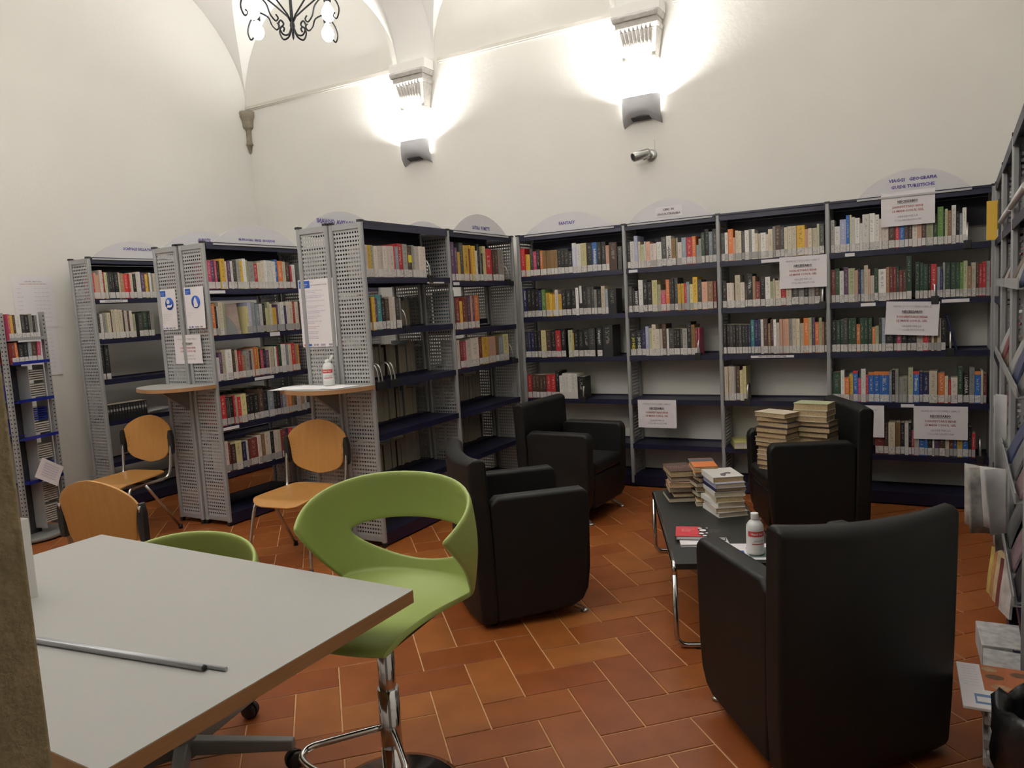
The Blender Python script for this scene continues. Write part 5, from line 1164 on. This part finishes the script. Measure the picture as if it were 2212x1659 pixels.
# sloping display shelves with brackets
for i in (1, 2):
    for z in (1.50, 1.15, .80, .45):
        b = MB(); v = [b.bm.verts.new(p) for p in ((.02, .005, z - .02), (.885, .005, z - .02), (.885, .17, z + .26), (.02, .17, z + .26), (.02, .010, z - .023), (.885, .010, z - .023), (.885, .175, z + .257), (.02, .175, z + .257))]
        for f in ((0, 1, 2, 3), (7, 6, 5, 4), (0, 4, 5, 1), (1, 5, 6, 2), (2, 6, 7, 3), (3, 7, 4, 0)): b.bm.faces.new([v[q] for q in f])
        b.box(.02, .885, -.020, .008, z - .024, z - .020); b.box(.02, .885, -.022, -.018, z - .024, z + .012); b.build('sloping_shelf', M_GREY, RB_[i])
        for x in (.022, .878):
            b = MB(); b.poly([(-.018, z - .022), (.09, z - .06), (.175, z + .25), (.01, z - .012)], x - .001, x + .001, 0, 'yz'); b.build('bracket', M_NAVY if z < .6 else M_GREY, RB_[i])
    b = MB(); b.tube([(.02, -.004, 1.80), (.885, -.004, 1.80)], .012, 10); b.build('cross_rail', M_WHITEPL, RB_[i])
mg = [('white', (.42, .41, .41)), ('dark', (.035, .03, .035)), ('pink and grey', (.22, .15, .16)), ('grey', (.14, .14, .145)), ('dark blue', (.05, .06, .12)), ('pale grey', (.28, .275, .27)), ('brown', (.13, .09, .06)), ('reddish', (.17, .045, .05))]
def magazine(label, M, w, h, th, col, band=None, bulge=.012):
    t = thing('magazine', label, 'magazine', group='magazines on the right-hand shelving'); t.matrix_world = M
    b = MB(); n = 8; V = {}
    for i in range(2):
        for j in range(n + 1):
            v = j / n; y = -bulge * math.sin(PI * v) - .02 * max(0, v - .6) ** 1.5
            for k in (0, 1): V[i, j, k] = b.bm.verts.new(((i - .5) * w, y + k * th, v * h))
    for j in range(n):
        b.bm.faces.new((V[0, j, 0], V[1, j, 0], V[1, j + 1, 0], V[0, j + 1, 0])); b.bm.faces.new((V[0, j, 1], V[0, j + 1, 1], V[1, j + 1, 1], V[1, j, 1]))
        for i in (0, 1): b.bm.faces.new((V[i, j, 0], V[i, j + 1, 0], V[i, j + 1, 1], V[i, j, 1]))
    b.bm.faces.new((V[0, 0, 0], V[0, 0, 1], V[1, 0, 1], V[1, 0, 0])); b.bm.faces.new((V[0, n, 0], V[1, n, 0], V[1, n, 1], V[0, n, 1]))
    cm = mat('magazine_cover_%d_%d_%d' % tuple(int(c * 100) for c in col), col, .4, noise=.35, nscale=14); b.build('cover', cm, t)
    if band:
        b = MB(); b.box(-w * .45, w * .45, -.001, 0, h * .74, h * .93); o = b.build('masthead', mat('masthead_%d' % int(band[0] * 100), band, .5), t); o.location = (0, -bulge * .5 - .006, 0); o.rotation_euler = (math.radians(3), 0, 0)
    return t
LVN = {1.50: 'top', 1.15: 'second', .80: 'third', .45: 'lowest'}
k = 0
for i in (1, 2):
    for z in (1.50, 1.15, .80, .45):
        for s, x in enumerate((.16, .45, .74)):
            nm, col = mg[(k * 5 + s * 2 + i) % 8]; k += 1
            lab = '%s magazine, %s along the %s sloping shelf of the %s newspaper bay' % (nm, ORD[s], LVN[z], 'middle' if i == 1 else 'near')
            magazine(lab, MR(i) @ Matrix.Translation((x, -.008, z - .017)) @ Matrix.Rotation(math.radians(-27 + rnd.uniform(-2, 5)), 4, 'X') @ Matrix.Rotation(rnd.uniform(-.06, .06), 4, 'Y'), .215, .29, .008, col, (.5, .5, .5) if k % 2 else None)
# newspapers and papers that lean out into the room
def folded(label, M, w, h, m, spread=.05):
    t = thing('newspaper', label, 'newspaper', group='newspapers on the right-hand shelving'); t.matrix_world = M
    for s, nm in ((0, 'front_leaf'), (1, 'rear_leaf')):
        b = MB(); n = 10; V = {}
        for i in range(n + 1):
            u = i / n; y = (spread * (u ** 1.4)) * (1 if s else -.35) + .008 * math.sin(PI * u)
            for j in range(5):
                v = j / 4; tw = .03 * (1 - v) * u
                for q in (0, 1): V[i, j, q] = b.bm.verts.new((-u * w * (1 - .25 * (1 - v)), y + tw * (1 if s else -1) + q * .003, v * h - .10 * u * (1 - v) * 0))
        for i in range(n):
            for j in range(4):
                b.bm.faces.new((V[i, j, 0], V[i + 1, j, 0], V[i + 1, j + 1, 0], V[i, j + 1, 0])); b.bm.faces.new((V[i, j, 1], V[i, j + 1, 1], V[i + 1, j + 1, 1], V[i + 1, j, 1]))
            for j in (0, 4): b.bm.faces.new((V[i, j, 0], V[i, j, 1], V[i + 1, j, 1], V[i + 1, j, 0]))
        for j in range(4):
            for i in (0, n): b.bm.faces.new((V[i, j, 0], V[i, j + 1, 0], V[i, j + 1, 1], V[i, j, 1]))
        o = b.build(nm, m, t)
        for f in o.data.polygons: f.use_smooth = True
    return t
M_NEWS = mat('newsprint', (.40, .385, .36), .9, noise=.3, nscale=25)

def MW(x, y, z, rz): return Matrix.Translation((x, y, z)) @ Matrix.Rotation(rz, 4, 'Z')
folded('large folded newspaper leaning far out into the room above the rear floor', MW(3.345, .30, .345, .10) @ Matrix.Rotation(math.radians(6), 4, 'Y'), .15, .30, M_NEWS, .07)
folded('white newspaper draped over the middle sloping shelves, with a photo on it', MW(3.375, .22, .60, -.25), .05, .40, mat('white_newsprint', (.50, .49, .49), .9, noise=.15, nscale=12), .03)
folded('pale folded newspaper standing at the near end of the magazine bays', MW(3.345, -.20, .50, .12), .085, .26, mat('white_newsprint', (.50, .49, .49)), .05)
folded('grey newspaper hanging over the lowest sloping shelf', MW(3.35, .02, .36, .0), .04, .24, M_NEWS, .03)
# top corner bay: yellow book and a few dark ones
Mq = MR(0)
for i, (x, w, h, c, y) in enumerate(((.05, .03, .22, 'r', .02), (.085, .035, .235, 'Y', -.045), (.13, .03, .21, 'K', .01), (.17, .04, .22, 'K', .01), (.215, .03, .23, 'M', .01), (.25, .04, .22, 'G', .01))):
    o = link('book', book_mesh(w, h, .16, c)); o.matrix_world = Mq @ Matrix.Translation((x, y, LR[0] + .0005)); tag(o, '%s book, %s from the corner on the top shelf of the right-hand shelving' % (BC[c][1], ordinal(i + 1)), 'book', 'books in the corner of the right-hand shelving')
    l = link('spine_label', ME_LABEL, o); l.location = (0, 0, .007); l.scale = (w * .93, 1, .05)
# leaflets and papers at the foot of the magazine shelving
lf = [('yellow', (.50, .40, .12)), ('orange and brown', (.42, .22, .10)), ('cream', (.52, .42, .26)), ('dark red', (.18, .05, .05)), ('white', (.5, .48, .47))]
for i, (nm, col) in enumerate(lf):
    magazine('%s leaflet, %s in the row at the foot of the right-hand shelving' % (nm, ORD[i]), MW(3.315 + .008 * i, .12 - .05 * i, .115, RA + .3) @ Matrix.Rotation(math.radians(-7), 4, 'X'), .11, .21 + .012 * (i % 3), .010, col, None, .004)
for i in range(2):
    b = MB(); b.box(-.085, .085, -.12, .12, 0, .095); o = b.build('paper_bundle', mat('bundled_newsprint', (.42, .41, .40), .9, noise=.25, nscale=30)); o.matrix_world = MW(3.335, -.25 - .27 * i, .0, .04 - .1 * i); bevel(o, .004)
    tag(o, 'low bundle of grey newspapers on the floor, %s the big magazine pile' % ('beyond' if i == 0 else 'just behind'), 'newspapers', 'bundles at the foot of the shelving')
z = 0.0
for i in range(9):
    th = rnd.uniform(.022, .036); w = rnd.uniform(.17, .2); d = rnd.uniform(.24, .29)
    b = MB(); b.box(-w / 2, w / 2, -d / 2, d / 2, 0, th - .001); o = b.build('magazine', mat('pile_paper_%d' % (i % 3), [(.48, .46, .45), (.40, .385, .36), (.30, .28, .27)][i % 3], .8, noise=.2, nscale=30)); bevel(o, .003)
    o.matrix_world = MW(3.315 + rnd.uniform(-.012, .012), -1.10 + rnd.uniform(-.012, .012), z + .0002, rnd.uniform(-.12, .12)); z += th
    tag(o, 'newspaper bundle, %s in the floor pile beside the bin bag' % ('lowest' if i == 0 else POS[i] + ' from bottom'), 'newspapers', 'floor pile beside the bin bag')
t = thing('magazine', 'open white food magazine with orange photos on top of the floor pile', 'magazine'); t.matrix_world = MW(3.265, -1.08, z + .0006, math.radians(2))
b = MB(); b.box(-.11, .12, -.145, .145, 0, .010); bevel(b.build('pages', M_PAPER, t), .002)
b = MB(); b.box(-.045, .118, -.03, .142, .010, .0106); b.build('orange_print', mat('orange_page_print', (.42, .13, .05), .6), t)
for i, (x, y) in enumerate(((-.02, .115), (-.01, .065), (.0, .0), (.06, .10), (.065, .02))):
    b = MB(); b.poly([(x + (px * .026 if i else px * .022), y + py * .017) for px, py in arc(0, 0, 1, 0, 2 * PI, 12)[:-1]], .0106, .0111, 0, 'xy'); b.build('food_photo', mat('food_print_%d' % (i % 2), [(.40, .25, .14), (.14, .07, .04)][i % 2], .6, noise=.3, nscale=60), t)
b = MB(); b.box(-.075, .118, -.120, -.060, .010, .0106); b.build('blue_panel', mat('pale_blue_print', (.16, .26, .46), .6), t)
b = MB(); b.box(-.07, -.02, -.108, -.078, .0106, .0110); b.build('white_panel', M_PAPER, t)
text('TV', .045, M_PAPER, t, .06, -.09, .0112, face='xy', bold=.002)
for i in range(8): text('notizie ricette e cucina', .0075, M_GINK, t, -.098, .12 - .018 * i, .0106, 'page_text', face='xy', align='LEFT', sx=.6)

# bin with black bag at the picture's lower right
t = thing('waste_bin', 'dark blue waste bin lined with a black bag, standing by the magazine shelving', 'bin', (3.375, -1.50, 0))
b = MB(); b.lathe([(0, 0), (.125, 0), (.13, .01), (.150, .40), (.146, .40), (.12, .015), (0, .015)], seg=36); b.build('bin_body', M_BIN, t)
b = MB(); n = 40; prof = [(.147, .26), (.158, .28), (.160, .34), (.162, .39), (.158, .425), (.145, .44), (.130, .425), (.125, .36)]; V = []
for r, zz in prof: V.append([b.bm.verts.new(((r + .007 * math.sin(5 * a + zz * 40) + .004 * math.sin(13 * a + zz * 90)) * math.cos(a), (r + .007 * math.sin(5 * a + zz * 40) + .004 * math.sin(13 * a + zz * 90)) * math.sin(a), zz + .012 * math.sin(7 * a) + .006 * math.sin(11 * a + 1))) for a in [2 * PI * i / n for i in range(n)]])
for A, B_ in zip(V, V[1:]):
    for i in range(n): f = b.bm.faces.new((A[i], A[(i + 1) % n], B_[(i + 1) % n], B_[i])); f.smooth = True
b.build('bin_bag', M_BAG, t)
